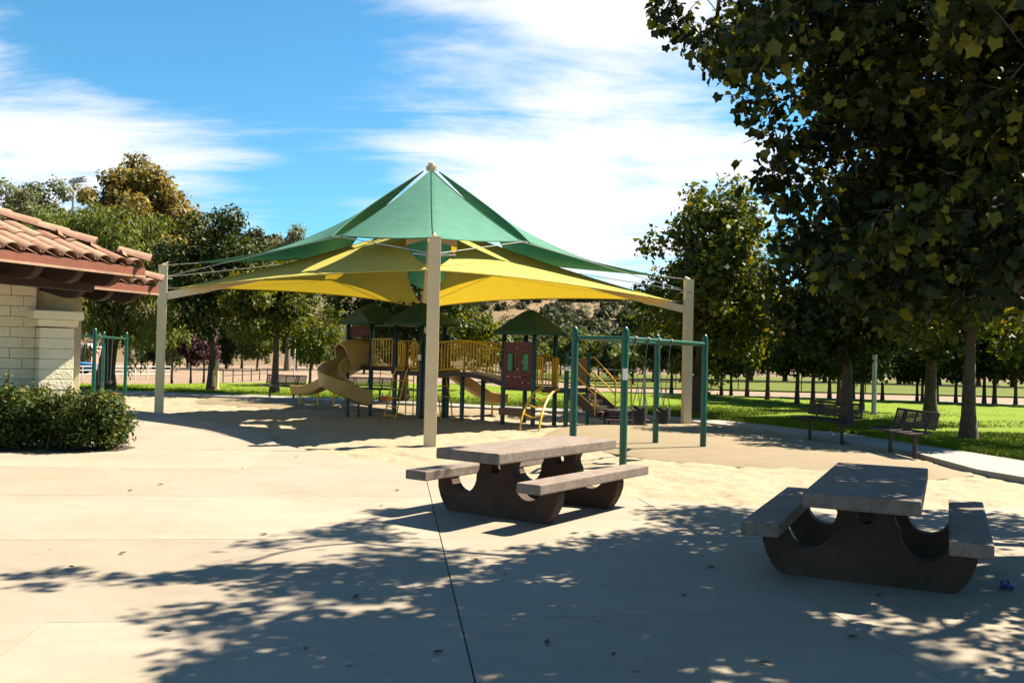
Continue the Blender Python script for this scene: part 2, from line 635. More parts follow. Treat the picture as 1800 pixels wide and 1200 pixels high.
def grid_mesh(name, x0, x1, y0, y1, step, zf, material):
    nx, ny = int((x1 - x0) / step) + 1, int((y1 - y0) / step) + 1
    xs, ys = np.linspace(x0, x1, nx), np.linspace(y0, y1, ny)
    X, Y = np.meshgrid(xs, ys, indexing='ij')
    Z = zf(X, Y)
    V = np.stack([X, Y, Z], -1).reshape(-1, 3)
    I = np.arange(nx * ny).reshape(nx, ny)
    F = np.stack([I[:-1, :-1], I[1:, :-1], I[1:, 1:], I[:-1, 1:]], -1).reshape(-1, 4)
    return np_mesh(name, V, F, material, smooth=True)


# ------------------------------------------------------------------ setting: ground sheets
g = MB()
g.add([(-1500, -300, -0.2), (1500, -300, -0.2), (1500, 2500, -0.2), (-1500, 2500, -0.2)], [(0, 1, 2, 3)])
struct(g.build('ground', M['dirt']))


def P2(lst, z=0.0):
    return [(gp(px, py, z).x, gp(px, py, z).y) for px, py in lst]


# sand pit: uneven raked and trodden sand
def sand_z(X, Y):
    z = -0.10 + 0.05 * (vnoise(X * 0.35, Y * 0.35, 1) - 0.5)
    z = z + 0.035 * (vnoise(X * 1.3 + 7, Y * 1.3, 2) - 0.5) + 0.028 * (vnoise(X * 3.4, Y * 3.4 + 3, 3) - 0.5)
    d = vnoise(X * 3.9 + 11, Y * 3.9, 4)
    return z - 0.035 * np.clip(d - 0.58, 0, 1) * 3 + 0.018 * (vnoise(X * 8.5, Y * 8.5, 6) - 0.5)


sand = link('sand', grid_mesh('sand', -21, 13, 8, 37, 0.06, sand_z, M['sand']))
struct(sand)

plaza_edge = [(-160, 705), (-20, 712), (120, 716), (235, 721), (300, 727), (380, 742), (440, 757), (474, 769), (486, 779), (540, 791),
              (650, 808), (770, 831), (900, 850), (1100, 872), (1250, 884), (1400, 892), (1650, 894), (1800, 889), (2100, 878)]
PE = P2(plaza_edge)
plaza_poly = PE + [(14, PE[-1][1]), (14, -7), (-22, -7), (-22, PE[0][1])]


def clip_half(poly, n, c):
    out = []
    m = len(poly)
    for i in range(m):
        a, b = poly[i], poly[(i + 1) % m]
        da, db = a[0] * n[0] + a[1] * n[1] - c, b[0] * n[0] + b[1] * n[1] - c
        if da <= 0:
            out.append(a)
        if (da < 0 < db) or (db < 0 < da):
            t = da / (da - db)
            out.append((a[0] + (b[0] - a[0]) * t, a[1] + (b[1] - a[1]) * t))
    return out


base = MB()
base.prism([(p[0] * 1.0, p[1] - 0.03) for p in plaza_poly], -0.19, -0.022)
plaza = struct(base.build('concrete_plaza', M['joint']))
ga = R(7.2)
gu, gv = (math.cos(ga), math.sin(ga)), (-math.sin(ga), math.cos(ga))
g0 = (-0.606, 8.3)
CELL, GAP = 2.5, 0.003
ou, ov = g0[0] * gu[0] + g0[1] * gu[1], g0[0] * gv[0] + g0[1] * gv[1]
for i in range(-9, 7):
    for j in range(-7, 8):
        gpx = 0.0045 if i == 0 else GAP
        gpx2 = 0.004 if i == -1 else GAP
        poly = plaza_poly
        for nrm, c in (((-gu[0], -gu[1]), -(ou + i * CELL + gpx)), (gu, ou + (i + 1) * CELL - gpx2),
                       ((-gv[0], -gv[1]), -(ov + j * CELL + GAP)), (gv, ov + (j + 1) * CELL - GAP)):
            poly = clip_half(poly, nrm, c)
            if len(poly) < 3:
                break
        if len(poly) < 3:
            continue
        area = abs(sum(poly[k][0] * poly[(k + 1) % len(poly)][1] - poly[(k + 1) % len(poly)][0] * poly[k][1] for k in range(len(poly)))) / 2
        if area < 0.05:
            continue
        sl = MB()
        sl.prism(poly, -0.20, 0.0 + random.uniform(-0.003, 0.002))
        sl.build('slab', M['concrete'], plaza, bevel=0.004)

# path round the playground
path_up = [(-150, 672), (100, 682), (230, 686), (330, 689), (450, 693), (560, 697), (700, 703), (880, 712), (1010, 718), (1120, 726),
           (1245, 735), (1331, 743), (1433, 755), (1480, 758), (1536, 767), (1627, 781), (1711, 793), (1800, 807), (2000, 842)]
path_lo = [(-150, 677), (100, 687), (230, 691), (330, 694), (450, 698), (560, 702), (700, 708), (880, 717), (1010, 724), (1120, 732),
           (1228, 741), (1330, 752), (1433, 767), (1500, 777), (1598, 792), (1717, 824), (1800, 838), (2000, 872)]
pp = MB()
pp.prism(P2(path_up, -0.02) + list(reversed(P2(path_lo, -0.02))), -0.19, -0.02)
struct(pp.build('path', M['path'], bevel=0.01))

# lawns
lawn_far = [(1800, 711), (1559, 702), (1400, 698), (1201, 692), (1049, 688), (855, 677), (683, 672), (540, 671), (384, 673), (230, 675), (60, 672)]
up = P2(path_up)
lf = P2(lawn_far)
lawn_poly = [(-40, up[0][1] + 1)] + up + [(14, up[-1][1] - 1.5), (70, up[-1][1] - 1.5), (70, lf[0][1])] + lf + [(-40, lf[-1][1] + 2)]
lw = MB()
lw.prism(lawn_poly, -0.19, 0.0)
struct(lw.build('lawn', M['lawn']))
lw2 = MB()
lw2.prism([(6, 62), (140, 56), (160, 120), (-4, 125)], -0.195, -0.1)
struct(lw2.build('far_lawn', M['dry_lawn']))
# pale footpath along the far lawn edge
fp = MB()
fpl = [(p[0], p[1] + 0.15) for p in lf[:6]]
fp.prism([(70, lf[0][1] + .15)] + fpl + [(p[0], p[1] + 1.3) for p in reversed(fpl)] + [(70, lf[0][1] + 1.5)], -0.195, -0.03)
struct(fp.build('far_footpath', M['path']))


# tan safety pads with sloping edges
def pad(poly, z=0.0, slope=0.4):
    pts = [Vector((p[0], p[1], 0)) for p in poly]
    c = sum(pts, Vector()) / len(pts)
    n = len(pts)
    m = MB()
    inner = []
    for i, p in enumerate(pts):
        t = (pts[(i + 1) % n] - pts[i - 1]).normalized()
        nr = Vector((-t.y, t.x, 0))
        if nr.dot(c - p) < 0:
            nr = -nr
        inner.append(p + nr * slope)
    vs = [(p.x, p.y, -0.16) for p in pts] + [(p.x, p.y, -0.075 + z) for p in pts] + [(p.x, p.y, z) for p in inner]
    fs = [(i, (i + 1) % n, (i + 1) % n + n, i + n) for i in range(n)]
    fs += [(i + n, (i + 1) % n + n, (i + 1) % n + 2 * n, i + 2 * n) for i in range(n)]
    fs += [tuple(range(2 * n, 3 * n))]
    m.add(vs, fs)
    return struct(m.build('safety_surface', M['pad'], smooth=True))


pad(P2([(955, 759), (966, 750), (985, 745), (1060, 742), (1140, 741), (1229, 742), (1330, 753), (1433, 768), (1500, 778), (1597, 793), (1712, 825),
        (1640, 832), (1560, 824), (1480, 818), (1400, 815), (1320, 812), (1200, 803), (1127, 795), (1060, 785), (1000, 771)]), -0.025)
pad(P2([(333, 701), (363, 696), (450, 699), (560, 703), (700, 709), (880, 718), (935, 722), (920, 728), (830, 724), (700, 719), (600, 716), (545, 714), (492, 713), (410, 709), (352, 704)]), -0.03)

# soil under the hedge
sb = MB()
sb.prism([(-11.4, 14.35), (-8.9, 14.3), (-7.0, 14.42), (-6.35, 14.8), (-6.3, 15.4), (-6.8, 15.9), (-11.4, 16.0)], -0.01, 0.006)
struct(sb.build('planting_bed', M['soil']))

# hill
def hill_z(X, Y):
    ridge = np.interp(X, [-260, -160, -100, -72, -62, -30, 0, 14, 40, 80, 140, 260], [5, 10, 18, 27, 30, 24, 20.5, 17.5, 14, 8, 3, 0])
    t = np.clip((Y - 120) / 105.0, 0, 1)
    z = ridge * (t * t * (3 - 2 * t))
    z = z + (vnoise(X * 0.05, Y * 0.05, 21) - 0.5) * 6 * t + (vnoise(X * 0.16, Y * 0.16, 22) - 0.5) * 2.4 * t
    return z - 0.6 + 0.3 * t


hill = struct(link('hill', grid_mesh('hill', -260, 260, 112, 300, 2.6, hill_z, M['hill'])))

# ------------------------------------------------------------------ foliage
def leaf_cloud(clumps, n, size, seed, kind='quad', droop=0.0, shell=0.45, flat=0.35, tipbias=0.0, tint0=0.0):
    """clumps: array (k,4|6) of centre + radius (+ y,z radii). Leaves scattered through them."""
    rg = np.random.default_rng(seed)
    C = np.asarray(clumps, dtype=float)
    if C.shape[1] == 4:
        C = np.concatenate([C, C[:, 3:4], C[:, 3:4] * 0.8], 1)
    w = (C[:, 3] * C[:, 4] * C[:, 5]) ** (2 / 3)
    idx = rg.choice(len(C), n, p=w / w.sum())
    d = rg.normal(size=(n, 3))
    d /= np.linalg.norm(d, axis=1)[:, None]
    r = shell + (1 - shell) * rg.random(n) ** 0.6
    r *= 1 + 0.18 * rg.normal(size=n)
    P = C[idx, :3] + d * C[idx, 3:6] * r[:, None]
    nrm = d * 0.7 + rg.normal(size=(n, 3)) * 0.6
    nrm[:, 2] += flat
    nrm /= np.linalg.norm(nrm, axis=1)[:, None]
    ax = rg.normal(size=(n, 3))
    ax[:, 2] -= droop * 2.5 + 0.4
    ax -= nrm * (ax * nrm).sum(1)[:, None]
    ax /= np.linalg.norm(ax, axis=1)[:, None] + 1e-9
    sd_ = np.cross(nrm, ax)
    s = size * (0.45 + 0.95 * rg.random(n))
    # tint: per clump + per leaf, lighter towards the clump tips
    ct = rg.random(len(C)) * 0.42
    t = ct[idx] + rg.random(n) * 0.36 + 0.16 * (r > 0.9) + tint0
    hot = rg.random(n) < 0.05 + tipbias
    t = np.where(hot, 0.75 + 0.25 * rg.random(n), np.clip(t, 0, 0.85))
    if kind == 'quad':
        loc = np.array([(0, 0, 0), (-0.30, 0.45, 0.06), (0, 1, 0), (0.30, 0.45, 0.06)])
        F = np.array([(0, 1, 2, 3)])
    elif kind == 'thin':
        loc = np.array([(0, 0, 0), (-0.12, 0.45, 0.03), (0, 1, 0), (0.12, 0.45, 0.03)])
        F = np.array([(0, 1, 2, 3)])
    else:      # five-lobed leaf
        ang = np.radians([-90, -38, -15, 8, 35, 62, 90, 118, 145, 172, 195, 218])
        rad = np.array([0.16, 0.50, 0.60, 0.52, 0.72, 0.57, 0.82, 0.57, 0.72, 0.52, 0.60, 0.50])
        loc = np.zeros((13, 3))
        loc[0] = (0, 0.0, 0)
        loc[1:, 0] = np.cos(ang) * rad
        loc[1:, 1] = np.sin(ang) * rad
        loc[1:, 2] = 0.28 * np.abs(loc[1:, 0]) - 0.30 * loc[1:, 1] ** 2 - 0.05 * (rad > 0.55)
        loc[:, 1] += 0.3
        F = np.array([(0, k, k % 12 + 1) for k in range(1, 13)])
    nv = len(loc)
    V = P[:, None, :] + s[:, None, None] * (sd_[:, None, :] * loc[None, :, 0:1] + ax[:, None, :] * loc[None, :, 1:2] + nrm[:, None, :] * loc[None, :, 2:3])
    FF = (F[None] + (np.arange(n) * nv)[:, None, None]).reshape(-1, F.shape[1])
    return V.reshape(-1, 3), FF, np.repeat(t, nv)


def crown_clumps(rg, centre, radii, k, rmin, rmax, taper=0.0, hollow=0.35):
    out = []
    while len(out) < k:
        d = rg.normal(size=3)
        d /= np.linalg.norm(d)
        r = hollow + (1 - hollow) * rg.random() ** 0.5
        p = d * r
        wz = 1 - taper * max(p[2], 0)
        q = np.array([p[0] * radii[0] * wz, p[1] * radii[1] * wz, p[2] * radii[2]])
        q += rg.normal(size=3) * np.array(radii) * 0.06
        cr = rg.uniform(rmin, rmax) * (1.1 - 0.35 * r)
        out.append((centre[0] + q[0], centre[1] + q[1], centre[2] + q[2], cr))
    return np.array(out)


def limb_path(a, b, rg, sag=0.12, n=5):
    a, b = Vector(a), Vector(b)
    L_ = (b - a).length
    off = Vector(rg.normal(size=3) * 0.07 * L_)
    pts = []
    for i in range(n + 1):
        t = i / n
        p = a.lerp(b, t) + off * math.sin(t * math.pi) + Vector((0, 0, -sag * L_ * math.sin(t * math.pi) * (1 if t > 0.3 else 0.5)))
        pts.append(p)
    return pts


def make_tree_meshes(key, h, crown_c, crown_r, trunk_r, fork_z, leafmat, nleaf, leaf, k=34, rmin=0.45, rmax=0.95, seed=1, taper=0.35,
                     droop=0.0, kind='quad', bark='bark', lean=(0, 0), limbs=14, hollow=0.3, strands=0, tipbias=0.0, tint0=0.0):
    rg = np.random.default_rng(seed)
    C = crown_clumps(rg, crown_c, crown_r, k, rmin, rmax, taper, hollow)
    core = crown_clumps(rg, crown_c, [r * 0.6 for r in crown_r], max(6, k // 4), rmax * 0.9, rmax * 1.3, taper, 0.0)
    allC = np.concatenate([C, core])
    if strands:
        ex = []
        for c in C:
            if rg.random() < 0.8:
                for s_ in range(strands):
                    a = rg.random() * 6.283
                    rr = c[3] * rg.uniform(0.5, 1.0)
                    ex.append((c[0] + math.cos(a) * rr, c[1] + math.sin(a) * rr, c[2] - c[3] * rg.uniform(0.6, 1.6), 0.16, 0.16, rg.uniform(0.4, 0.8)))
        allC = np.concatenate([np.concatenate([allC, allC[:, 3:4], allC[:, 3:4] * 0.8], 1), np.array(ex)])
    V, F, T = leaf_cloud(allC, nleaf, leaf, seed + 5, kind, droop, tipbias=tipbias, tint0=tint0)
    crown = np_mesh('crown', V, F, leafmat, T)
    t = MB()
    top = (crown_c[0] * 0.7 + lean[0], crown_c[1] * 0.7 + lean[1], crown_c[2] + crown_r[2] * 0.45)
    pts, rad = [], []
    for i in range(9):
        f = i / 8
        z = f * top[2]
        wob = 0.05 * h * 0.12
        pts.append((top[0] * f ** 1.4 + math.sin(f * 7 + seed) * wob * f, top[1] * f ** 1.4 + math.cos(f * 5 + seed) * wob * f, z - (0.08 if i == 0 else 0)))
        rad.append(trunk_r * (1.35 if i == 0 else 1.0 - 0.82 * f))
    t.tube(pts, rad, 10)
    order = rg.permutation(len(C))[:limbs]
    for ii in order:
        c = C[ii]
        f = rg.uniform(fork_z / top[2], 0.75)
        k_ = min(int(f * 8), 7)
        u = f * 8 - k_
        a = Vector(pts[k_]).lerp(Vector(pts[k_ + 1]), u)
        r0 = (rad[k_] * (1 - u) + rad[k_ + 1] * u) * 0.55
        lp = limb_path(a, c[:3], rg, -0.05)
        t.tube(lp, [r0 * (1 - 0.85 * i / (len(lp) - 1)) for i in range(len(lp))], 6)
        for q in range(3):
            e = Vector(c[:3]) + Vector(rg.normal(size=3)) * c[3] * 0.6
            s0 = lp[3 + (q % 2)]
            t.tube([s0, s0.lerp(e, 0.5) + Vector((0, 0, 0.05)), e], [r0 * 0.3, r0 * 0.2, r0 * 0.07], 5)
    trunk = t.mesh('trunk', M[bark], smooth=True)
    return trunk, crown


TV = {}
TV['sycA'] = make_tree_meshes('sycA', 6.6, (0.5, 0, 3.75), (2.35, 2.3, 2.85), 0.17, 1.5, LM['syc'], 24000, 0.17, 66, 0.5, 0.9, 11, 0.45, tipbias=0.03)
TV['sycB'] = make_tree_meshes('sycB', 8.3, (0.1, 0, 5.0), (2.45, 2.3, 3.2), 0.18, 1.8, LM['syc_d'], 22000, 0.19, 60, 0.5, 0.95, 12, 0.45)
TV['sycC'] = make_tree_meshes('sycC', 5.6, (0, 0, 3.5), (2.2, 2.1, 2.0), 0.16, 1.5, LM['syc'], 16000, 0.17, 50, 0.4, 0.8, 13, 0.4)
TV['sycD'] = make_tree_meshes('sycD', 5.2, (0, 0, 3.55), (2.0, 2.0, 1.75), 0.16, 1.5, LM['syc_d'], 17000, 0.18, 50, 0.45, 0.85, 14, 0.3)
TV['broad'] = make_tree_meshes('broad', 5.8, (0, 0, 3.7), (2.8, 2.6, 2.1), 0.2, 1.6, LM['syc_d'], 20000, 0.18, 58, 0.5, 0.9, 15, 0.3)
TV['pepper'] = make_tree_meshes('pepper', 7.5, (0.3, 0, 4.5), (3.5, 3.2, 2.7), 0.38, 1.6, LM['pepper'], 34000, 0.26, 60, 0.55, 1.05, 16, 0.3, droop=1.0, kind='thin', strands=3, lean=(0.9, 0))
TV['euc'] = make_tree_meshes('euc', 16, (0, 0, 11.0), (4.6, 4.2, 5.0), 0.35, 5, LM['euc'], 34000, 0.36, 80, 0.85, 1.5, 17, 0.5, droop=0.6, bark='barkpale', limbs=22)
TV['eucgrey'] = make_tree_meshes('eucgrey', 16, (0, 0, 10.5), (3.2, 3.0, 5.0), 0.3, 4.5, LM['grey'], 13000, 0.32, 48, 0.7, 1.25, 18, 0.4, droop=0.6, bark='barkpale', limbs=26, hollow=0.4)
TV['olive'] = make_tree_meshes('olive', 5.3, (0, 0, 3.2), (1.5, 1.5, 2.1), 0.12, 1.0, LM['grey'], 9000, 0.15, 34, 0.35, 0.7, 19, 0.4, kind='thin', droop=0.5, strands=2)
TV['young'] = make_tree_meshes('young', 4.6, (0, 0, 2.85), (2.1, 2.1, 1.75), 0.09, 1.2, LM['syc_d'], 7500, 0.20, 32, 0.4, 0.75, 20, 0.3, limbs=8)
TV['younglite'] = make_tree_meshes('younglite', 4.2, (0, 0, 2.8), (1.4, 1.4, 1.4), 0.08, 1.3, LM['syc'], 4200, 0.18, 24, 0.35, 0.65, 23, 0.3, limbs=8)
TV['plum'] = make_tree_meshes('plum', 2.6, (0, 0, 1.7), (0.95, 0.95, 0.9), 0.06, 0.7, LM['plum'], 2600, 0.13, 18, 0.25, 0.45, 21, 0.2, limbs=8)
TV['far'] = make_tree_meshes('far', 6.5, (0, 0, 3.9), (3.0, 2.8, 2.6), 0.16, 1.3, LM['pepper'], 5200, 0.38, 34, 0.6, 1.1, 22, 0.3, limbs=8, tint0=-0.15)
TV['fardark'] = make_tree_meshes('fardark', 6.5, (0, 0, 3.7), (3.0, 2.8, 2.8), 0.16, 1.0, LM['syc_d'], 5200, 0.38, 34, 0.6, 1.1, 24, 0.3, limbs=8)


def tree(variant, name, label, px, dist, scale=1.0, rz=0.0, group=None, sz=None, x=None, z=-0.02, cat='tree'):
    xx = foot(px, dist) if x is None else x
    root = thing(name, label, cat, (xx, dist, z), rz, group)
    root.scale = (scale, scale, scale if sz is None else sz)
    tr, cr = TV[variant]
    link('trunk', tr, root)
    link('crown', cr, root)
    return root


tree('sycA', 'sycamore_tree', 'large sycamore with yellowing leaves right behind the right canopy post', 1224, 29.6, 1.12, 0.0)
tree('sycD', 'sycamore_tree', 'dark sycamore whose trunk stands behind the farther bench on the right', 1487, 24.4, 1.12, 0.6)
tree('sycD', 'sycamore_tree', 'dark sycamore with flared trunk base on the lawn behind the nearer bench', 1635, 27.8, 1.28, 2.2)
tree('sycC', 'sycamore_tree', 'forked sycamore standing in the grass at the far right edge', 1702, 21.4, 1.12, 1.1)
tree('sycB', 'sycamore_tree', 'tall dark green sycamore on the lawn just right of the left canopy post', 371, 39, 1.0, 0.4)
tree('sycC', 'sycamore_tree', 'lighter sycamore with slim trunk behind the left mesh bench', 483, 37.7, 1.05, 2.0)
tree('broad', 'sycamore_tree', 'broad dark tree with thick trunk behind the playground towers', 709, 34, 1.0, 0.9)
tree('pepper', 'pepper_tree', 'drooping light green pepper tree with leaning trunk behind the tiled roof', 183, 39, 1.06, 0.0)
tree('euc', 'eucalyptus_tree', 'tall olive brown eucalyptus rising above the pepper tree', 228, 75, 1.1, 0.3)
tree('euc', 'eucalyptus_tree', 'shorter brown eucalyptus beside the tall one above the dark sycamore', 300, 80, 0.95, 1.9)
tree('eucgrey', 'eucalyptus_tree', 'thin grey green eucalyptus at the far left edge above the roof', 12, 74, 0.98, 0.2)
tree('eucgrey', 'eucalyptus_tree', 'grey green eucalyptus just left of the floodlight pole', 62, 78, 1.06, 2.4)
tree('eucgrey', 'eucalyptus_tree', 'low grey green eucalyptus directly below the floodlight heads', 115, 84, 0.88, 4.0)
tree('pepper', 'pepper_tree', 'light green pepper tree farther left behind the roof ridge', 60, 46, 1.18, 2.0)
tree('eucgrey', 'eucalyptus_tree', 'wispy grey tree against the sky left of the green canopy', 505, 95, 0.98, 1.2)
tree('olive', 'olive_tree', 'grey green olive like tree left of the spiral slide', 595, 50, 1.0, 0.0)
tree('younglite', 'young_tree', 'small leafy tree between the spiral slide and the lighter sycamore', 545, 47, 1.0, 1.0)
tree('younglite', 'young_tree', 'light green tree behind the arched bridge', 815, 46, 1.15, 0.3)
tree('far', 'leafy_tree', 'pale green tree at the hill foot left of the red panel tower', 855, 62, 0.72, 0.6)
tree('fardark', 'leafy_tree', 'dark round tree at the hill foot right above the bridge', 900, 70, 0.7, 2.1)
tree('younglite', 'young_tree', 'small pale tree beside the left canopy post on the dirt', 302, 48, 0.75, 2.1)
tree('plum', 'plum_tree', 'purple leaved plum tree left of the dark sycamore trunk', 335, 47.5, 1.0, 0.2)
tree('plum', 'plum_tree', 'purple leaved plum tree touching the dark sycamore trunk', 358, 47.8, 1.05, 1.7)

ORD = ['first', 'second', 'third', 'fourth', 'fifth', 'sixth', 'seventh', 'eighth', 'ninth', 'tenth', 'eleventh', 'twelfth', 'thirteenth', 'fourteenth', 'fifteenth', 'sixteenth', 'seventeenth', 'eighteenth',
       'nineteenth', 'twentieth', 'twenty first', 'twenty second', 'twenty third', 'twenty fourth', 'twenty fifth', 'twenty sixth', 'twenty seventh', 'twenty eighth', 'twenty ninth']
# young trees along the far lawn edge on the right, several trunks each seen on its own
rowspec = [(1268, 693), (1285, 694), (1313, 698), (1349, 702), (1401, 709), (1429, 709), (1458, 699), (1474, 713), (1500, 701), (1515, 721), (1551, 703),
           (1612, 705), (1621, 706), (1647, 706), (1680, 706), (1730, 708), (1748, 709), (1785, 711), (1240, 690), (1180, 689)]
for k, (px, py) in enumerate(sorted(rowspec)):
    p = gp(px, py)
    tree('young', 'young_tree', ORD[k] + ' from the left of the dark young trees along the far lawn edge', px, p.y, random.uniform(0.85, 1.2), k * 1.3, 'young trees along the far lawn edge')
# trees far behind the dirt ground
for k, (px, d, s, v) in enumerate(sorted([(398, 96, .8, 'fardark'), (425, 104, .9, 'far'), (452, 92, .75, 'far'), (520, 99, .85, 'far'), (548, 105, .9, 'fardark'), (575, 110, .95, 'fardark'),
                                   (640, 88, .75, 'fardark'), (690, 95, .8, 'fardark'), (770, 90, .75, 'far'), (940, 84, .62, 'far'), (985, 96, .75, 'far'), (1018, 84, .8, 'far'),
                                   (1052, 90, .72, 'far'), (1085, 78, .7, 'fardark'), (1112, 70, .62, 'far'), (1150, 82, .85, 'fardark'), (1200, 90, .9, 'fardark'), (1260, 96, .95, 'fardark'),
                                   (1320, 92, .9, 'fardark'), (1380, 98, 1.0, 'fardark'), (1450, 95, .9, 'fardark'), (1510, 99, 1.0, 'fardark'), (1580, 94, .9, 'fardark'), (1650, 98, 1.0, 'fardark'),
                                   (1720, 93, .9, 'fardark'), (1780, 97, 1.0, 'fardark'), (1840, 95, 1.0, 'fardark'), (270, 90, .8, 'fardark'), (330, 98, .85, 'far')])):
    tree(v, 'far_tree', ORD[k] + ' from the left of the rounded trees in the distant belt', px, d, s * (1.5 if px > 1130 else 1.0), k * 0.9, 'distant trees beyond the open ground', z=-0.2)

# ---- overhead tree (trunk outside the frame on the right)
near_root = thing('overhead_sycamore', 'big overhanging sycamore shading the picnic tables from the upper right', 'tree', (7.6, 9.4, 0))
rgN = np.random.default_rng(5)
EDGE = [(-80, 1090), (0, 1120), (60, 1190), (110, 1235), (190, 1290), (215, 1350), (260, 1330), (350, 1312), (380, 1365), (440, 1385), (520, 1450), (640, 1560)]
LOW = [(1120, 60), (1200, 110), (1290, 200), (1340, 330), (1400, 430), (1470, 500), (1600, 545), (1800, 590), (2300, 640)]


def project(p):
    q = CM.transposed() @ (Vector(p) - Vector((0, 0, CAM_H)))
    return 900 + FPX * q.x / -q.z, 600 - FPX * q.y / -q.z, -q.z


SHADE = [(380, 955), (520, 915), (700, 893), (900, 895), (1080, 893), (1400, 903), (1800, 903), (3200, 903), (3200, 4000), (420, 4000), (400, 1400), (360, 1200), (400, 1110), (330, 1075), (420, 1030), (440, 985)]


def inside(px, py, poly):
    r_ = False
    for i in range(len(poly)):
        (x0, y0), (x1, y1) = poly[i], poly[i - 1]
        if (y0 > py) != (y1 > py) and px < (x1 - x0) * (py - y0) / (y1 - y0) + x0:
            r_ = not r_
    return r_


def shadow_px(p, z=0.0):
    """photo pixel of the sun shadow that a point throws on height z"""
    k = (p[2] - z) / sun_dir.z
    return project((p[0] - sun_dir.x * k, p[1] - sun_dir.y * k, z))


nc = []
tries = 0
while len(nc) < 170 and tries < 90000:
    tries += 1
    d = rgN.normal(size=3)
    d /= np.linalg.norm(d)
    r = 0.2 + 0.8 * rgN.random() ** 0.55
    p = np.array([6.6, 7.6, 5.4]) + d * r * np.array([5.8, 5.6, 3.2])
    cr = rgN.uniform(0.28, 0.6)
    if p[2] < 2.3 + cr:
        continue
    px, py, dep = project(p)
    if dep < 1.5 and p[2] < 3.6:
        continue
    if dep > 0.3:
        rp = cr * FPX / dep
        if py > -rp - 5 and px < 1800 + rp:
            if px - rp * 1.05 < np.interp(py, [e[0] for e in EDGE], [e[1] for e in EDGE]):
                continue
            if py + rp * 0.9 > np.interp(px, [e[0] for e in LOW], [e[1] for e in LOW]):
                continue
            if dep < 3.5:
                continue
    sx, sy, sdp = shadow_px(p)
    if sdp > 1.0 and not inside(sx, sy, SHADE):
        continue
    if sdp > 1 and 520 < sx < 1180 and 925 < sy < 1200 and rgN.random() < 0.12:
        continue
    tx, ty, _ = shadow_px(p, 0.72)
    if 850 < tx < 1050 and 720 < ty < 830:
        continue
    nc.append((p[0], p[1], p[2], cr))
for k in range(900):
    if len(nc) >= 265:
        break
    px, py, d = rgN.uniform(1440, 1880), rgN.uniform(-60, 520), rgN.uniform(6.2, 10)
    cr = rgN.uniform(0.25, 0.45)
    q = at(px, py, d)
    if py + cr * FPX / d > np.interp(px, [e[0] for e in LOW], [e[1] for e in LOW]):
        continue
    sx, sy, sdp = shadow_px(q)
    if sdp < 1 or not inside(sx, sy, SHADE) or sy < 930:
        continue
    tx, ty, _ = shadow_px(q, 0.72)
    if 850 < tx < 1050 and 720 < ty < 830:
        continue
    nc.append((q.x, q.y, q.z, cr))
# boughs higher up and out of view that keep the shade even over the paving
for k in range(4000):
    if len(nc) >= 400:
        break
    gx, gy, z = rgN.uniform(380, 2000), rgN.uniform(895, 1420), rgN.uniform(3.6, 7.6)
    if not inside(gx, gy, SHADE):
        continue
    q = gp(gx, gy) + sun_dir * (z / sun_dir.z)
    cr = rgN.uniform(0.22, 0.42)
    if ((q.x - 6.6) / 6.2) ** 2 + ((q.y - 7.8) / 5.8) ** 2 > 1.15:
        continue
    px, py, dep = project(q)
    if dep < 2.5:
        continue
    rp = cr * FPX / dep
    if py > -rp - 5 and px < 1800 + rp:
        if px - rp * 1.05 < np.interp(py, [e[0] for e in EDGE], [e[1] for e in EDGE]) or py + rp * 0.9 > np.interp(px, [e[0] for e in LOW], [e[1] for e in LOW]) or dep < 4.5:
            continue
    tx, ty, _ = shadow_px(q, 0.72)
    if 850 < tx < 1050 and 720 < ty < 830:
        continue
    nc.append((q.x, q.y, q.z, cr))
# the long bough whose shadow reaches out to the left
for px, py, z, cr in [(40, 1010, 6.0, .16), (110, 1005, 5.9, .2), (180, 1015, 5.9, .2), (250, 1020, 5.8, .22), (330, 1015, 5.7, .22), (60, 1030, 6.0, .14), (400, 1000, 5.7, .25)]:
    q = gp(px, py)
    k = z / sun_dir.z
    nc.append((q.x + sun_dir.x * k, q.y + sun_dir.y * k, z, cr))
for px, py, d, cr in [(1165, 28, 8.8, .2), (1195, 45, 8.6, .25), (1250, 75, 8.4, .3), (1285, 120, 8.2, .28), (1345, 185, 8, .3), (1372, 260, 7.8, .3), (1350, 318, 7.6, .2), (1395, 340, 7.6, .3),
                      (1400, 410, 7.4, .22), (1440, 430, 7.4, .3), (1300, 60, 8.8, .35), (1500, 470, 7.0, .35), (1580, 500, 7, .35), (1700, 480, 6.5, .4), (1650, 400, 6.5, .45)]:
    q = at(px, py, d)
    nc.append((q.x, q.y, q.z, cr))
nc = np.array(nc)
loc = nc.copy()
loc[:, 0] -= 7.6
loc[:, 1] -= 9.4
seen = np.array([(lambda q: q[2] > 0.5 and q[1] > -90 and 1080 < q[0] < 1900)(project(c[:3])) for c in nc])
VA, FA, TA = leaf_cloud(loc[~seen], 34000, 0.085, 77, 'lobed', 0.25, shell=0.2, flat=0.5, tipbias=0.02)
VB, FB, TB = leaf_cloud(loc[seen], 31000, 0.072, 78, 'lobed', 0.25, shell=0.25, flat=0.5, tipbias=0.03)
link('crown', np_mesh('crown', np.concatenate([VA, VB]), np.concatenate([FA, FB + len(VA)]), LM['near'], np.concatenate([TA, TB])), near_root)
tm = MB()
tp = [(0, 0, -0.05), (-0.02, 0, 0.6), (0.0, 0.03, 1.4), (-0.08, 0.0, 2.2), (-0.2, -0.05, 3.1), (-0.35, -0.1, 4.2), (-0.5, -0.2, 5.4), (-0.6, -0.3, 6.8)]
tr_ = [0.34, 0.25, 0.23, 0.21, 0.18, 0.14, 0.10, 0.05]
tm.tube(tp, tr_, 12)
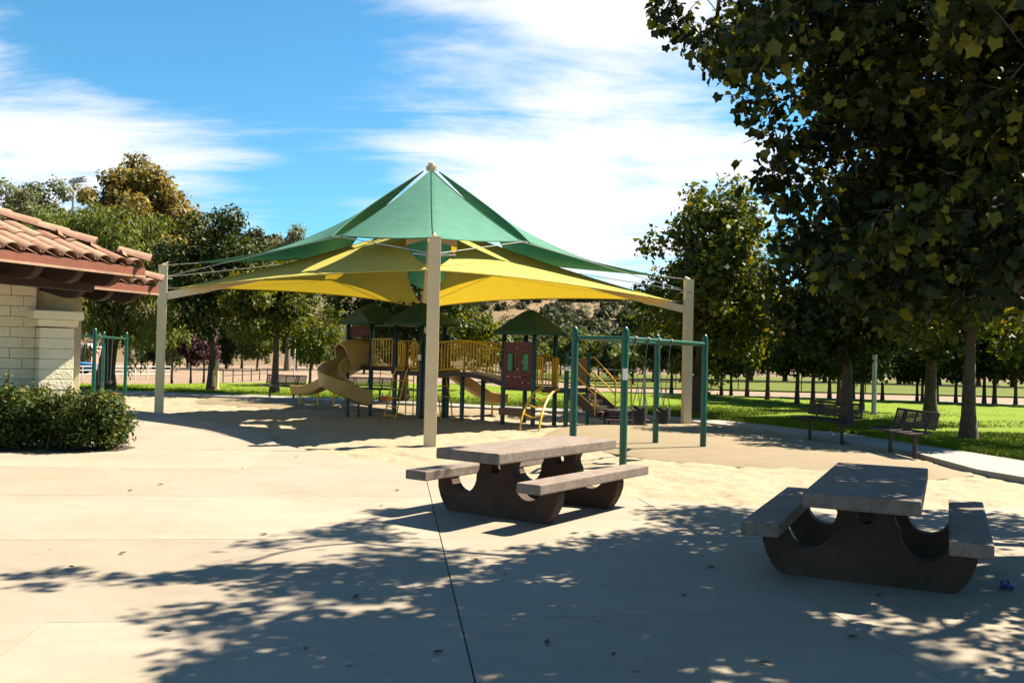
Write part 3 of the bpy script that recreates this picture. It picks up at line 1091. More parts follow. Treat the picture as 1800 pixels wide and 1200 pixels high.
mains = []
for k, tgt in enumerate([(-3.9, -0.4, 4.6), (-5.2, 0.6, 5.0), (-3.2, -2.6, 4.2), (-2.4, 1.6, 4.6), (0.8, 2.5, 5.0), (2.2, -1.0, 5.2), (-1.2, -3.2, 4.6), (-4.4, -1.6, 5.9), (0.4, -2.4, 6.0), (-2.0, 0.8, 6.6)]):
    s = Vector(tp[3 + k % 4])
    lp = limb_path(s, tgt, rgN, -0.06, 7)
    tm.tube(lp, [0.10 * (1 - 0.8 * i / 7) for i in range(8)], 8)
    mains += lp[2:]
nodes = [(q, 0.034) for q in mains]
for c in sorted(loc.tolist(), key=lambda c: min((q - Vector(c[:3])).length for q in mains)):
    e = Vector(c[:3])
    b, rb = min(nodes, key=lambda n: (n[0] - e).length * (1.0 if n[1] > 0.01 else 1.5))
    r1_ = max(0.006, rb * 0.62)
    lp = limb_path(b, e, rgN, 0.03, 5)
    tm.tube(lp, [rb * 0.8 + (r1_ - rb * 0.8) * i / 5 for i in range(6)], 5)
    nodes += [(lp[3], r1_), (e, r1_)]
    for q in range(5):
        e2 = e + Vector(rgN.normal(size=3)) * c[3] * 0.6
        s0_ = lp[3 + q % 3]
        tm.tube([s0_, s0_.lerp(e2, 0.55) + Vector((0, 0, 0.03)), e2], [0.006, 0.0045, 0.002], 4)
tm.build('trunk', M['bark'], near_root, smooth=True)

# ---- scrub bushes on the hill
sv = []
for s in range(3):
    C = crown_clumps(np.random.default_rng(40 + s), (0, 0, 0.45), (0.9, 0.9, 0.45), 9, 0.3, 0.55, 0.2, 0.2)
    V, F, T = leaf_cloud(C, 420, 0.32, 50 + s, 'quad', 0, shell=0.5)
    sv.append(np_mesh('foliage', V, F, LM['scrub'], T))
cnt = 0
rgS = np.random.default_rng(9)
while cnt < 290:
    px = rgS.uniform(790, 1190) if cnt > 40 else rgS.uniform(430, 500)
    Y = rgS.uniform(150, 226)
    X = (px - 900) / FPX * Y
    if vnoise(np.array([X * 0.07]), np.array([Y * 0.07]), 33)[0] < rgS.uniform(0.1, 0.5):
        continue
    zq = float(hill_z(np.array([X]), np.array([Y]))[0])
    o = link('hillside_shrub', sv[cnt % 3], None, (X, Y, zq - 0.1), (0, 0, rgS.uniform(0, 6.28)), [rgS.uniform(1.1, 2.9)] * 3)
    tag(o, 'grey green scrub bush on the dry brown hillside', 'shrub', 'scrub bushes on the hillside')
    cnt += 1

# dry tufts too small to tell apart
n_t = 1500
tx_ = rgS.uniform(780, 1200, n_t)
tx_[:250] = rgS.uniform(420, 520, 250)
tY = rgS.uniform(138, 228, n_t)
tX = (tx_ - 900) / FPX * tY
tz = hill_z(tX, tY)
V, F, T = leaf_cloud(np.stack([tX, tY, tz + 0.15, np.full(n_t, .55), np.full(n_t, .55), np.full(n_t, .3)], 1), n_t * 14, 0.34, 61, 'quad', 0, shell=0.2, tint0=0.12)
o = struct(link('dry_scrub', np_mesh('dry_scrub', V, F, LM['scrub'], T)), 'stuff')
o['label'] = 'low dry scrub scattered over the hillside'

# ---- hedge
hr = thing('hedge', 'clipped leafy hedge with reddish tips in front of the block wall', 'hedge', (-8.62, 15.0, 0))
hc = []
for k in range(260):
    x = rgN.uniform(-2.6, 2.15)
    y = rgN.uniform(-0.5, 0.5)
    z = rgN.uniform(0.12, 0.90)
    if x > 1.6:
        lim = math.sqrt(max(0.05, 1 - ((x - 1.6) / 0.75) ** 2))
        y *= lim
        z = 0.2 + (z - 0.2) * (0.6 + 0.4 * lim)
    hc.append((x, y, z, rgN.uniform(0.17, 0.26)))
V, F, T = leaf_cloud(np.array(hc), 64000, 0.064, 88, 'quad', 0, shell=0.35, tipbias=0.025)
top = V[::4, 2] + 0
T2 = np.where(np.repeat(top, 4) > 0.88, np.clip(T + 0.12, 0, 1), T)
link('foliage', np_mesh('foliage', V, F, LM['hedge'], T2), hr)
st = MB()
for k in range(90):
    x, y = rgN.uniform(-2.5, 2.0), rgN.uniform(-0.35, 0.4)
    st.tube([(x, y, -0.02), (x + rgN.normal() * 0.06, y + rgN.normal() * 0.06, 0.45), (x + rgN.normal() * 0.12, y + rgN.normal() * 0.12, 0.9)], [0.014, 0.010, 0.005], 5)
for x, y, h_ in [(-0.62, -0.1, 1.36), (-0.2, 0.05, 1.2), (-1.85, -0.15, 1.2), (0.4, -0.1, 1.22)]:
    st.tube([(x, y, 0.6), (x + 0.01, y, h_)], [0.008, 0.004], 5)
st.build('stems', M['bark'], hr, smooth=True)
for k, (x, y, h_) in enumerate([(-0.62, -0.1, 1.36), (-0.2, 0.05, 1.2), (-1.85, -0.15, 1.2), (0.4, -0.1, 1.22)]):
    V, F, T = leaf_cloud(np.array([(x, y, h_ - 0.1, 0.05, 0.05, 0.15)]), 34, 0.06, 89 + k, 'quad', 0, shell=0.2, tipbias=0.4)
    link('shoot', np_mesh('shoot', V, F, LM['hedge'], T), hr)

# ------------------------------------------------------------------ canopy
PF, PL, PR = Vector((-1.55, 17.7, 0)), Vector((-9.6, 24.9, 0)), Vector((4.94, 25.6, 0))
PB = PL + PR - PF + Vector((-0.1, -0.1, 0))
PC = (PF + PL + PR + PB) / 4
HP = 3.95
can = thing('shade_canopy', 'big yellow and green fabric shade canopy on cream steel posts over the playground', 'canopy', (PC.x, PC.y, 0))
poles = {'F': PF, 'L': PL, 'R': PR, 'B': PB}


def cl(v):
    return Vector(v) - Vector((PC.x, PC.y, 0))


PEAK = Vector((0, 0, 6.85))
for k, p in poles.items():
    q = cl(p)
    dirc = (-q).normalized()
    az = math.atan2(dirc.y, dirc.x)
    m = MB()
    yaw = R(8) if k != 'L' else R(20)
    m.box((q.x, q.y, HP / 2 - 0.15), (0.235, 0.235, HP + 0.3), yaw)
    po = m.build('post', M['cream'], can, bevel=0.012)
    c = MB()
    c.box((q.x, q.y, HP + 0.012), (0.245, 0.245, 0.03), yaw)
    c.tube([(q.x, q.y, HP + 0.02), (q.x + dirc.x * 0.12, q.y + dirc.y * 0.12, HP + 0.11)], [0.06, 0.02], 8)
    c.build('post_cap', M['cream'], po, bevel=0.004)
    b = MB()
    for s in (-1, 1):
        sx = Vector((-dirc.y, dirc.x, 0)) * s
        b.tube([q + sx * 0.10 + Vector((0, 0, HP - 0.33)), q + sx * 0.27 + dirc * 0.03 + Vector((0, 0, HP - 0.31))], 0.022, 6)
        b.tube([q + sx * 0.26 + dirc * 0.03 + Vector((0, 0, HP - 0.31)), q + sx * 0.42 + dirc * 0.12 + Vector((0, 0, HP - 0.30))], 0.013, 6)
    b.build('cable_bracket', M['steel'], po)
    ar = MB()
    a0 = q + dirc * 0.05 + Vector((0, 0, 3.08))
    npt = 9
    end = dirc * -0.12 + Vector((0, 0, 5.0))
    pth = []
    for i in range(npt):
        f = i / (npt - 1)
        p_ = a0.lerp(Vector((end.x, end.y, 0)), f)
        p_.z = 3.13 + (end.z - 3.13) * f - 0.36 * f * (1 - f)
        pth.append(p_)
    pr = [(-.06, -.10), (.06, -.10), (.06, .10), (-.06, .10)]
    ar.sweep(pth, pr)
    arm = ar.build('arm', M['cream'], can, bevel=0.006)
    cpl = MB()
    cpl.tube([pth[1].lerp(pth[2], 0.2) + Vector((0, 0, -0.12)), pth[1].lerp(pth[2], 0.2) + Vector((0, 0, 0.12))], 0.03, 8)
    cpl.sweep([pth[1].lerp(pth[2], 0.1), pth[1].lerp(pth[2], 0.35)], [(-.072, -.112), (.072, -.112), (.072, .112), (-.072, .112)])
    cpl.build('splice', M['cream'], arm)
mast = MB()
mast.tube([(0, 0, 4.2), (0, 0, 7.0)], 0.075, 12)
mast.build('mast', M['cream'], can, smooth=True)
cap = MB()
cap.tube([(0, 0, 6.80), (0, 0, 6.88), (0, 0, 7.02), (0, 0, 7.06)], [0.08, 0.11, 0.09, 0.03], 14)
for k in range(8):
    a = k * math.pi / 4 + 0.2
    cap.box((0.10 * math.cos(a), 0.10 * math.sin(a), 6.88), (0.09, 0.02, 0.13), a)
cap.build('peak_cap', M['cream'], can, smooth=True)


def tri_patch(A, B, C, sAB, sBC, sCA, n=16):
    A, B, C = Vector(A), Vector(B), Vector(C)
    vs, idx = [], {}
    for i in range(n + 1):
        for j in range(n + 1 - i):
            u, v = i / n, j / n
            w = 1 - u - v
            idx[(i, j)] = len(vs)
            vs.append(A * u + B * v + C * w + Vector(sAB) * 4 * u * v + Vector(sBC) * 4 * v * w + Vector(sCA) * 4 * w * u)
    fs = []
    for i in range(n):
        for j in range(n - i):
            fs.append((idx[(i, j)], idx[(i + 1, j)], idx[(i, j + 1)]))
            if j < n - i - 1:
                fs.append((idx[(i + 1, j)], idx[(i + 1, j + 1)], idx[(i, j + 1)]))
    return vs, fs


def sail(name, patches, material, label):
    m = MB()
    for p in patches:
        m.add(*tri_patch(*p))
    me = m.mesh(name, material, smooth=False)
    import bmesh
    bm = bmesh.new()
    bm.from_mesh(me)
    bmesh.ops.remove_doubles(bm, verts=bm.verts, dist=0.003)
    bmesh.ops.recalc_face_normals(bm, faces=bm.faces)
    bm.to_mesh(me)
    bm.free()
    me.shade_smooth()
    o = link(name, me, can)
    o['label'] = label
    # stitched hem with its edge cable, and the ridge seam between the two panels
    hem, seam = MB(), MB()
    for (A, B, C, sAB, sBC, sCA) in patches:
        for (P_, Q_, S_, dst) in ((A, B, sAB, hem), (B, C, sBC, None), (C, A, sCA, None)):
            ends = {tuple(round(c, 3) for c in P_), tuple(round(c, 3) for c in Q_)}
            shared = sum(1 for q in patches for e in ((q[0], q[1]), (q[1], q[2]), (q[2], q[0])) if {tuple(round(c, 3) for c in e[0]), tuple(round(c, 3) for c in e[1])} == ends)
            pts = [Vector(P_).lerp(Vector(Q_), i / 20) + Vector(S_) * 4 * (i / 20) * (1 - i / 20) for i in range(21)]
            if shared > 1:
                seam.tube([p + Vector((0, 0, 0.006)) for p in pts], 0.010, 5)
            else:
                hem.tube(pts, 0.017, 6)
    hem.build('hem', material, o, smooth=True)
    seam.build('seam', material, o, smooth=True)
    return o


def corner(p, z, inset):
    q = cl(p)
    return q - q.normalized() * inset + Vector((0, 0, z))


ZY = 3.36
yF, yL, yR, yB = corner(PF, ZY, 0.22), corner(PL, ZY, 0.45), corner(PR, ZY, 0.45), corner(PB, ZY, 0.3)
ax_lr = (cl(PR) - cl(PL)).normalized()
cLft, cRgt = ax_lr * -0.5 + Vector((0, 0, 5.22)), ax_lr * 0.55 + Vector((0, 0, 5.22))


def inward(a, b, amt, dz=0.0):
    mid = (a + b) / 2
    mid.z = 0
    return -mid.normalized() * amt + Vector((0, 0, dz))


rs = Vector((0, 0, -0.10))
sail('yellow_sail', [(yF, yL, cLft, inward(yF, yL, 0.55, 0.16), rs, -ax_lr * 0.35 + Vector((0, 0, -0.05))),
                     (yL, yB, cLft, inward(yL, yB, 0.55, 0.16), -ax_lr * 0.35 + Vector((0, 0, -0.05)), rs)], M['yellow_sail'], 'left yellow sail of the lower layer')
sail('yellow_sail', [(yF, yR, cRgt, inward(yF, yR, 0.55, 0.16), rs, ax_lr * 0.35 + Vector((0, 0, -0.05))),
                     (yR, yB, cRgt, inward(yR, yB, 0.55, 0.16), ax_lr * 0.35 + Vector((0, 0, -0.05)), rs)], M['yellow_sail'], 'right yellow sail of the lower layer')
# green kites: peak, two side connectors, post top
conn = {}
for a, b in (('F', 'L'), ('F', 'R'), ('R', 'B'), ('L', 'B')):
    mid = (cl(poles[a]) + cl(poles[b])) / 2
    conn[a + b] = mid * 0.635 + Vector((0, 0, 4.6))
kite = {'F': ('FL', 'FR'), 'L': ('FL', 'LB'), 'R': ('FR', 'RB'), 'B': ('LB', 'RB')}
klab = {'F': 'pale lit front sail of the green top layer', 'L': 'dark left sail of the green top layer', 'R': 'dark right sail of the green top layer', 'B': 'rear sail of the green top layer'}
for k, (c1, c2) in kite.items():
    q = cl(poles[k])
    dirk = q.normalized()
    tipd = 0.25 if k in 'FB' else 0.95
    tip = q - dirk * tipd + Vector((0, 0, HP + 0.05 + (0.0 if k in 'FB' else 0.07)))
    pk = PEAK + dirk * 0.22 + Vector((0, 0, -0.06))
    A1, A2 = conn[c1].copy(), conn[c2].copy()
    s1 = (tip - A1).cross(Vector((0, 0, 1))).normalized()
    A1 = A1.lerp(q + Vector((0, 0, 4.5)), 0.035)
    A2 = A2.lerp(q + Vector((0, 0, 4.5)), 0.035)
    rsag = Vector((0, 0, -0.55))
    tow1 = (dirk * 0.34 + Vector((0, 0, -0.16)))
    e1 = inward(tip, A1, 0.28)
    e2 = inward(tip, A2, 0.28)
    sail('green_sail', [(pk, A1, tip, tow1, e1, rsag), (pk, A2, tip, tow1, e2, rsag)], M['green_sail'], klab[k])
    cb = MB()
    cb.tube([tip, q + Vector((0, 0, HP + 0.03))], 0.012, 6)
    for c_ in (c1, c2):
        cb.tube([conn[c_], q + Vector((0, 0, HP - 0.30))], 0.011, 6)
        cb.tube([q + Vector((0, 0, 3.36)), corner(poles[k], ZY, 0.45)], 0.016, 6)
    cb.build('cable', M['steel'], can)
for k, c in conn.items():
    m = MB()
    tdir = Vector((-c.y, c.x, 0)).normalized()
    m.box(c, (0.30, 0.07, 0.05), math.atan2(tdir.y, tdir.x))
    for s in (-1, 1):
        m.tube([c + tdir * 0.14 * s, c + tdir * 0.34 * s + Vector((0, 0, -0.02))], [0.028, 0.018], 6)
    m.build('turnbuckle', M['steel'], can)

# ------------------------------------------------------------------ playground structure
U, Vv = Vector((0.8, -0.6, 0)), Vector((0.6, 0.8, 0))
play = thing('play_structure', 'playground structure with green roofed towers, slides, yellow railings and arched bridge', 'playground', (-1.6, 25.9, 0))
PO = Vector((-1.6, 25.9, 0))


def pl(v):
    return Vector(v) - PO


TH = math.atan2(U.y, U.x)


def post(p, h, z0=-0.3, r=0.062, m='dgreen', label=None):
    b = MB()
    q = pl(p)
    b.tube([(q.x, q.y, z0), (q.x, q.y, h - 0.03), (q.x, q.y, h)], [r, r, r * 0.6], 12)
    po = b.build('post', M[m], play, smooth=True, label=label)
    for zc in (h * 0.36, h * 0.52, h * 0.8):
        c = MB()
        c.tube([(q.x, q.y, zc - 0.022), (q.x, q.y, zc + 0.022)], r * 1.14, 12)
        c.box((q.x + r * 0.9, q.y - r * 0.8, zc), (0.03, 0.03, 0.03))
        c.build('clamp', M[m], po, smooth=True)
    return po


def deck(c, w, d, z):
    b = MB()
    q = pl(c)
    b.box((q.x, q.y, z - 0.06), (w, d, 0.12), TH)
    return b.build('deck', M['brown'], play, bevel=0.01)


def roof(c, half, z, hgt, dormer=False):
    b = MB()
    q = pl(c)
    prof = [(1.0, 0), (1.0, 0.11), (0.82, 0.27), (0.5, 0.62), (0.25, 0.86), (0.12, 0.95), (0.05, 0.985)]
    rot = Matrix.Rotation(TH, 3, 'Z')
    vs, fs = [], []
    for s, t in prof:
        for x, y in ((-1, -1), (1, -1), (1, 1), (-1, 1)):
            vs.append(rot @ Vector((x * s * half, y * s * half, t * hgt)) + Vector((q.x, q.y, z)))
    for i in range(len(prof) - 1):
        for k in range(4):
            a, b2 = i * 4 + k, i * 4 + (k + 1) % 4
            fs.append((a, b2, b2 + 4, a + 4))
    fs.append((3, 2, 1, 0))
    fs.append(tuple(range(len(vs) - 4, len(vs))))
    b.add(vs, fs)
    ro = b.build('roof', M['roofgreen'], play, bevel=0.012)
    if dormer:
        g2 = MB()
        o = Vector((q.x, q.y, z)) + Vv * -half * 0.55 + U * half * 0.55
        poly = [(-0.34, 0.0), (0.34, 0.0), (0.34, 0.08), (0, 0.40), (-0.34, 0.08)]
        g2.slab(poly, U, (0, 0, 1), Vv, o, 0.95)
        g2.build('gable', M['roofgreen'], ro, bevel=0.01)
    return ro


def rail_panel(a, b, z0, z1, nb, arch=0.0, name='railing', m='ypaint', r=0.017, base=0.0, loops=False):
    a, b = pl(a), pl(b)
    a.z = b.z = 0
    t = MB()

    def top(f):
        return z1 + arch * math.sin(f * math.pi)

    def bot(f):
        return z0 + base * math.sin(f * math.pi)
    K = 12
    t.tube([a.lerp(b, i / K) + Vector((0, 0, top(i / K))) for i in range(K + 1)], r * 1.25, 6)
    t.tube([a.lerp(b, i / K) + Vector((0, 0, bot(i / K))) for i in range(K + 1)], r * 1.25, 6)
    for i in range(nb):
        f = i / (nb - 1)
        p = a.lerp(b, f)
        t.tube([p + Vector((0, 0, bot(f))), p + Vector((0, 0, top(f)))], r, 6)
    return t.build(name, M[m], play, smooth=True)


p1 = Vector((-4.15, 26.9, 0))
p2, p3 = p1 + U, p1 + U * 2
A_left, A_right, A_back = p1 - U, p1 + Vv, p1 - U + Vv
B_right, B_back = p3 + Vv, p2 + Vv
DZA, DZB, DZC = 1.32, 1.22, 0.92
for p in (A_left, p1, A_right, A_back):
    post(p, 2.62)
for p in (p2, p3, B_right, B_back):
    post(p, 2.58)
for p in (p3 + U * 0.12 + Vv * 0.05, B_right + U * 0.13):
    post(p, 2.3)
deck((A_left + A_right) / 2, 1.02, 1.02, DZA)
deck((p1 + B_back) / 2, 0.98, 1.02, DZA)
deck((p2 + B_right) / 2, 1.02, 1.02, DZB)
roof((A_left + A_right) / 2, 0.74, 2.56, 0.68, True)
roof((p2 + B_right) / 2, 0.76, 2.52, 0.70)
# tower C
c6 = Vector((-0.21, 24.5, 0))
c8, c7 = c6 + U, c6 + Vv
c9 = c8 + Vv
for p in (c6, c7, c8, c9):
    post(p, 2.36)
deck((c6 + c9) / 2, 1.02, 1.02, DZC)
roof((c6 + c9) / 2, 0.72, 2.29, 0.70)


# red wall panel with window built of planks
def wall_panel(a, b, z0, z1, full=True, name_label=None):
    a, b = pl(a), pl(b)
    a.z = b.z = 0
    u = (b - a).normalized()
    L_ = (b - a).length
    w = u.cross(Vector((0, 0, 1)))
    fr = MB()
    t = 0.05
    root = None
    for x in (0.07, L_ - 0.07):
        fr = MB()
        fr.slab([(x - 0.035, z0), (x + 0.035, z0), (x + 0.035, z1), (x - 0.035, z1)], u, (0, 0, 1), w, a, t)
        o_ = fr.build('wall_panel' if root is None else 'stile', M['red'], root or play, bevel=0.006, label=None if root else name_label)
        root = root or o_
    H = z1 - z0
    rows = 8
    hh = H / rows
    x0, x1 = 0.105, L_ - 0.105
    for k in range(rows):
        za, zb = z0 + k * hh + 0.004, z0 + (k + 1) * hh - 0.004
        segs = [(x0, x1)]
        if full and 3 <= k <= 5:
            segs = [(x0, x0 + 0.05), (x1 - 0.05, x1)]
        for s0, s1 in segs:
            p = MB()
            p.slab([(s0, za), (s1, za), (s1, zb), (s0, zb)], u, (0, 0, 1), w, a, t + 0.012)
            p.build('plank', M['red'], root, bevel=0.012)
    if full:
        za, zb = z0 + 3 * hh + 0.01, z0 + 6 * hh - 0.01
        ww = (x1 - x0 - 0.10)
        for s0 in (x0 + 0.055, x1 - 0.055 - 0.15):
            p = MB()
            p.slab([(s0, za), (s0 + 0.15, za), (s0 + 0.15, zb), (s0, zb)], u, (0, 0, 1), w, a + w * 0.01, 0.03)
            p.build('shutter', M['shutter'], root, bevel=0.005)
        lt = MB()
        for k in range(4):
            x = x0 + 0.215 + k * (ww - 0.31) / 3
            lt.slab([(x - 0.014, za), (x + 0.014, za), (x + 0.014, zb), (x - 0.014, zb)], u, (0, 0, 1), w, a, 0.02)
        for k in range(1, 5):
            z = za + k * (zb - za) / 5
            lt.slab([(x0 + 0.2, z - 0.012), (x1 - 0.2, z - 0.012), (x1 - 0.2, z + 0.012), (x0 + 0.2, z + 0.012)], u, (0, 0, 1), w, a, 0.016)
        lt.build('lattice', M['red'], root)
    return root


wall_panel(c6 - Vv * 0.02, c8 - Vv * 0.02, 0.86, 2.10, True, 'dark red plank panel with green shutters and lattice window')
wall_panel(A_left + Vv * 0.02, p1 + Vv * 0.02, 2.22, 2.50, False, 'dark red plank strip under the left tower roof')
wall_panel(A_left + Vv, A_left, 1.4, 2.45, True, 'dark red plank side panel of the left tower')
wall_panel(p3 + Vv * 0.98, B_back + U * 0.02 + Vv * 0.02, 1.7, 2.35, False)
# railings
rail_panel(p1 + U * 0.06 - Vv * 0.02, p2 - U * 0.12 - Vv * 0.02, DZA + 0.03, 2.13, 8)
rail_panel(p1 + Vv + U * 0.1, B_back - U * 0.1, DZA + 0.03, 2.1, 8)
rail_panel(p2 + U * 0.04, p2 + U * 0.34, DZB + 0.02, 1.98, 5, 0.06)
rail_panel(p3 - U * 0.40, p3 - U * 0.10, DZB + 0.02, 1.98, 5, 0.06)
rail_panel(p3 + Vv * 0.06, p3 + Vv * 0.34, DZB + 0.0, 1.95, 4, 0.05)
rail_panel(B_right - Vv * 0.36, B_right - Vv * 0.06, DZB - 0.1, 1.85, 4, 0.05)
# bridge
b0, b1 = p3 + U * 0.18 + Vv * 0.14, c6 - U * 0.05 + Vv * 0.16
e0, e1 = B_right + U * 0.16 - Vv * 0.08, c7 - U * 0.05 - Vv * 0.10
bd = MB()
K = 14
vs, fs = [], []
for i in range(K + 1):
    f = i / K
    z = DZB + (DZC + 0.12 - DZB) * f + 0.16 * math.sin(f * math.pi) - 0.05
    for (a, b) in ((b0, b1), (e0, e1)):
        q = pl(a.lerp(b, f))
        vs += [(q.x, q.y, z), (q.x, q.y, z - 0.13)]
for i in range(K):
    o = i * 4
    fs += [(o, o + 4, o + 6, o + 2), (o + 1, o + 3, o + 7, o + 5), (o, o + 1, o + 5, o + 4), (o + 2, o + 6, o + 7, o + 3)]
fs += [(0, 2, 3, 1), (K * 4, K * 4 + 1, K * 4 + 3, K * 4 + 2)]
bd.add(vs, fs)
bd.build('bridge_deck', M['brown'], play)
for (a, b) in ((b0, b1), (e0, e1)):
    a_, b_ = pl(a), pl(b)
    t = MB()

    def zb(f):
        return DZB + (DZC + 0.12 - DZB) * f + 0.16 * math.sin(f * math.pi) + 0.02
    t.tube([a_.lerp(b_, i / 16) + Vector((0, 0, zb(i / 16) + 0.80 - 0.08 * abs(i / 16 - 0.5))) for i in range(17)], 0.021, 6)
    t.tube([a_.lerp(b_, i / 16) + Vector((0, 0, zb(i / 16))) for i in range(17)], 0.021, 6)
    for i in range(25):
        f = i / 24
        p = a_.lerp(b_, f)
        t.tube([p + Vector((0, 0, zb(f))), p + Vector((0, 0, zb(f) + 0.80 - 0.08 * abs(f - 0.5)))], 0.0155, 6)
    t.build('bridge_railing', M['ypaint'], play, smooth=True)
post(b0.lerp(b1, 0.42) + Vv * 0.1, 1.25)
post(e0.lerp(e1, 0.5), 1.2)

# slides
SP = [(-.29, .26), (-.255, .27), (-.20, .05), (-.12, .015), (.12, .015), (.20, .05), (.255, .27), (.29, .26), (.24, -.01), (.13, -.045), (-.13, -.045), (-.24, -.01)]


def cr_path(pts, n=6):
    pts = [Vector(p) for p in pts]
    P_ = [pts[0] * 2 - pts[1]] + pts + [pts[-1] * 2 - pts[-2]]
    out = []
    for i in range(1, len(P_) - 2):
        a, b, c, d = P_[i - 1:i + 3]
        for k in range(n):
            t = k / n
            out.append(0.5 * ((2 * b) + (c - a) * t + (2 * a - 5 * b + 4 * c - d) * t * t + (-a + 3 * b - 3 * c + d) * t ** 3))
    out.append(pts[-1])
    return out


s1 = MB()
helix = [(-4.55, 27.25, 1.36), (-4.72, 26.98, 1.30), (-5.02, 26.72, 1.12), (-5.22, 26.38, .95), (-5.20, 26.0, .80), (-4.98, 25.75, .66), (-4.68, 25.66, .52), (-4.40, 25.72, .38), (-4.18, 25.80, .30), (-4.0, 25.86, .28)]
s1.sweep([pl(p) for p in cr_path(helix, 7)], [(a * 1.12, b * 1.45) for a, b in SP])
sl1 = s1.build('spiral_slide', M['tanplastic'], play, smooth=True, label='tan spiral slide with hooded entrance')
hd = MB()
hpath = [pl(p) + Vector((0, 0, 0)) for p in [(-4.46, 27.36, 1.40), (-4.58, 27.14, 1.40), (-4.72, 26.92, 1.36), (-4.9, 26.75, 1.28)]]
arc = [(-.36, .0)] + [(-.36 * math.cos(a), .36 + .38 * math.sin(a)) for a in [math.pi * k / 10 for k in range(11)]] + [(.36, .0)]
arc2 = [(x * 0.9, z * 0.93 if i not in (0, 12) else z) for i, (x, z) in enumerate(arc)]
hd.sweep(hpath, arc + list(reversed(arc2)))
hd.build('hood', M['tanplastic'], sl1, smooth=True)
sup = MB()
q = pl((-4.62, 25.9, 0))
sup.tube([(q.x, q.y, -0.25), (q.x, q.y, 0.52)], 0.05, 8)
sup.tube([(q.x + .3, q.y, -0.25), (q.x + .3, q.y, 0.32)], 0.035, 8)
sup.build('slide_support', M['dgreen'], sl1, smooth=True)
s2 = MB()
sp2 = cr_path([(-4.4, 28.4, 1.36), (-4.75, 28.7, 1.26), (-5.5, 29.2, .88), (-6.25, 29.75, .47), (-6.7, 30.05, .34), (-7.15, 30.35, .33)], 5)
s2.sweep([pl(p) for p in sp2], SP)
sl2 = s2.build('straight_slide', M['tanplastic'], play, smooth=True, label='tan straight slide leaving the rear of the left tower')
sup = MB()
for x, y, z in ((-7.0, 30.25, .3), (-6.3, 29.8, .42), (-5.7, 29.35, .7)):
    q = pl((x, y, 0))
    sup.tube([(q.x, q.y, -0.25), (q.x, q.y, z)], 0.03, 8)
sup.build('slide_support', M['ypaint'], sl2, smooth=True)
s3 = MB()
sp3 = cr_path([(-2.3, 26.8, 1.22), (-2.0, 26.92, 1.18), (-1.5, 27.1, .86), (-1.0, 27.3, .53), (-.68, 27.42, .36), (-.2, 27.6, .33)], 5)
s3.sweep([pl(p) for p in sp3], [(a * 1.2, b) for a, b in SP])
sl3 = s3.build('straight_slide', M['orangeplastic'], play, smooth=True, label='orange tan straight slide under the arched bridge')
sup = MB()
q = pl((-.55, 27.46, 0))
sup.tube([(q.x, q.y, -0.25), (q.x, q.y, .36)], 0.03, 8)
sup.build('slide_support', M['ypaint'], sl3, smooth=True)

# ladder and climbers of tower B
lad = MB()
for off in (0.18, 0.62):
    a = pl(p2 + U * off)
    b = a - Vv * 0.62
    lad.tube(cr_path([(a.x, a.y, DZB + 0.02), (a.x - Vv.x * .1, a.y - Vv.y * .1, DZB + 0.08), (a.x - Vv.x * .22, a.y - Vv.y * .22, DZB - 0.1), (b.x, b.y, -0.2)], 5), 0.02, 8)
for k in range(5):
    f = (k + 0.7) / 5.4
    a, b = pl(p2 + U * .18) - Vv * (.20 + .42 * f), pl(p2 + U * .62) - Vv * (.20 + .42 * f)
    z = DZB - 0.1 - (DZB + 0.1) * f
    lad.tube([(a.x, a.y, z), (b.x, b.y, z)], 0.016, 6)
lad.build('ladder', M['ypaint'], play, smooth=True)
lad = MB()
for off in (0.12, 0.42):
    a = pl(B_back - U * (0.1 + off) + Vv * 0.02)
    lad.tube([(a.x, a.y, -0.2), (a.x, a.y, DZA)], 0.018, 6)
for k in range(5):
    a, b = pl(B_back - U * .22 + Vv * .02), pl(B_back - U * .52 + Vv * .02)
    lad.tube([(a.x, a.y, 0.2 + k * 0.24), (b.x, b.y, 0.2 + k * 0.24)], 0.015, 6)
lad.build('ladder', M['ypaint'], play, smooth=True)
cl2 = MB()
for off in (0.2, 0.7):
    a = pl(p3 + Vv * off)
    b = a + U * 0.55
    cl2.tube([(a.x, a.y, DZB + 0.75), (a.x + U.x * .1, a.y + U.y * .1, DZB + 0.55), (b.x, b.y, 0.35), (b.x + .05, b.y, -0.2)], 0.02, 8)
for k in range(4):
    a, b = pl(p3 + Vv * .2) + U * (.18 + .1 * k), pl(p3 + Vv * .7) + U * (.18 + .1 * k)
    z = DZB + 0.2 - k * 0.3
    cl2.tube([(a.x, a.y, z), (b.x, b.y, z)], 0.016, 6)
cl2.build('climber', M['ypaint'], play, smooth=True)
# curved climber of tower C
ccl = MB()
starts = [(Vector((0.24, 22.45, -0.2)), Vector((0.86, 23.85, DZC - 0.02))), (Vector((0.70, 22.15, -0.2)), Vector((1.26, 23.75, DZC - 0.04)))]
arcs = []
for a, b in starts:
    pts = []
    for i in range(13):
        f = i / 12
        p = a.lerp(b, f ** 1.5)
        p.z = -0.2 + (b.z + 0.2) * math.sin(f * math.pi / 2) ** 0.85
        pts.append(pl(p))
    arcs.append(pts)
    ccl.tube(pts, 0.027, 8)
for i in (3, 5, 7, 9):
    m_ = arcs[0][i].lerp(arcs[1][i], 0.5) + Vector((0, 0.03, -0.08))
    ccl.tube([arcs[0][i], m_, arcs[1][i]], 0.02, 6)
ccl.build('arch_climber', M['ypaint'], play, smooth=True)
rail_panel(c8 + U * 0.02 + Vv * 0.06, c8 + Vv * 0.36 + U * 0.02, DZC + 0.03, 1.66, 4, 0.04)
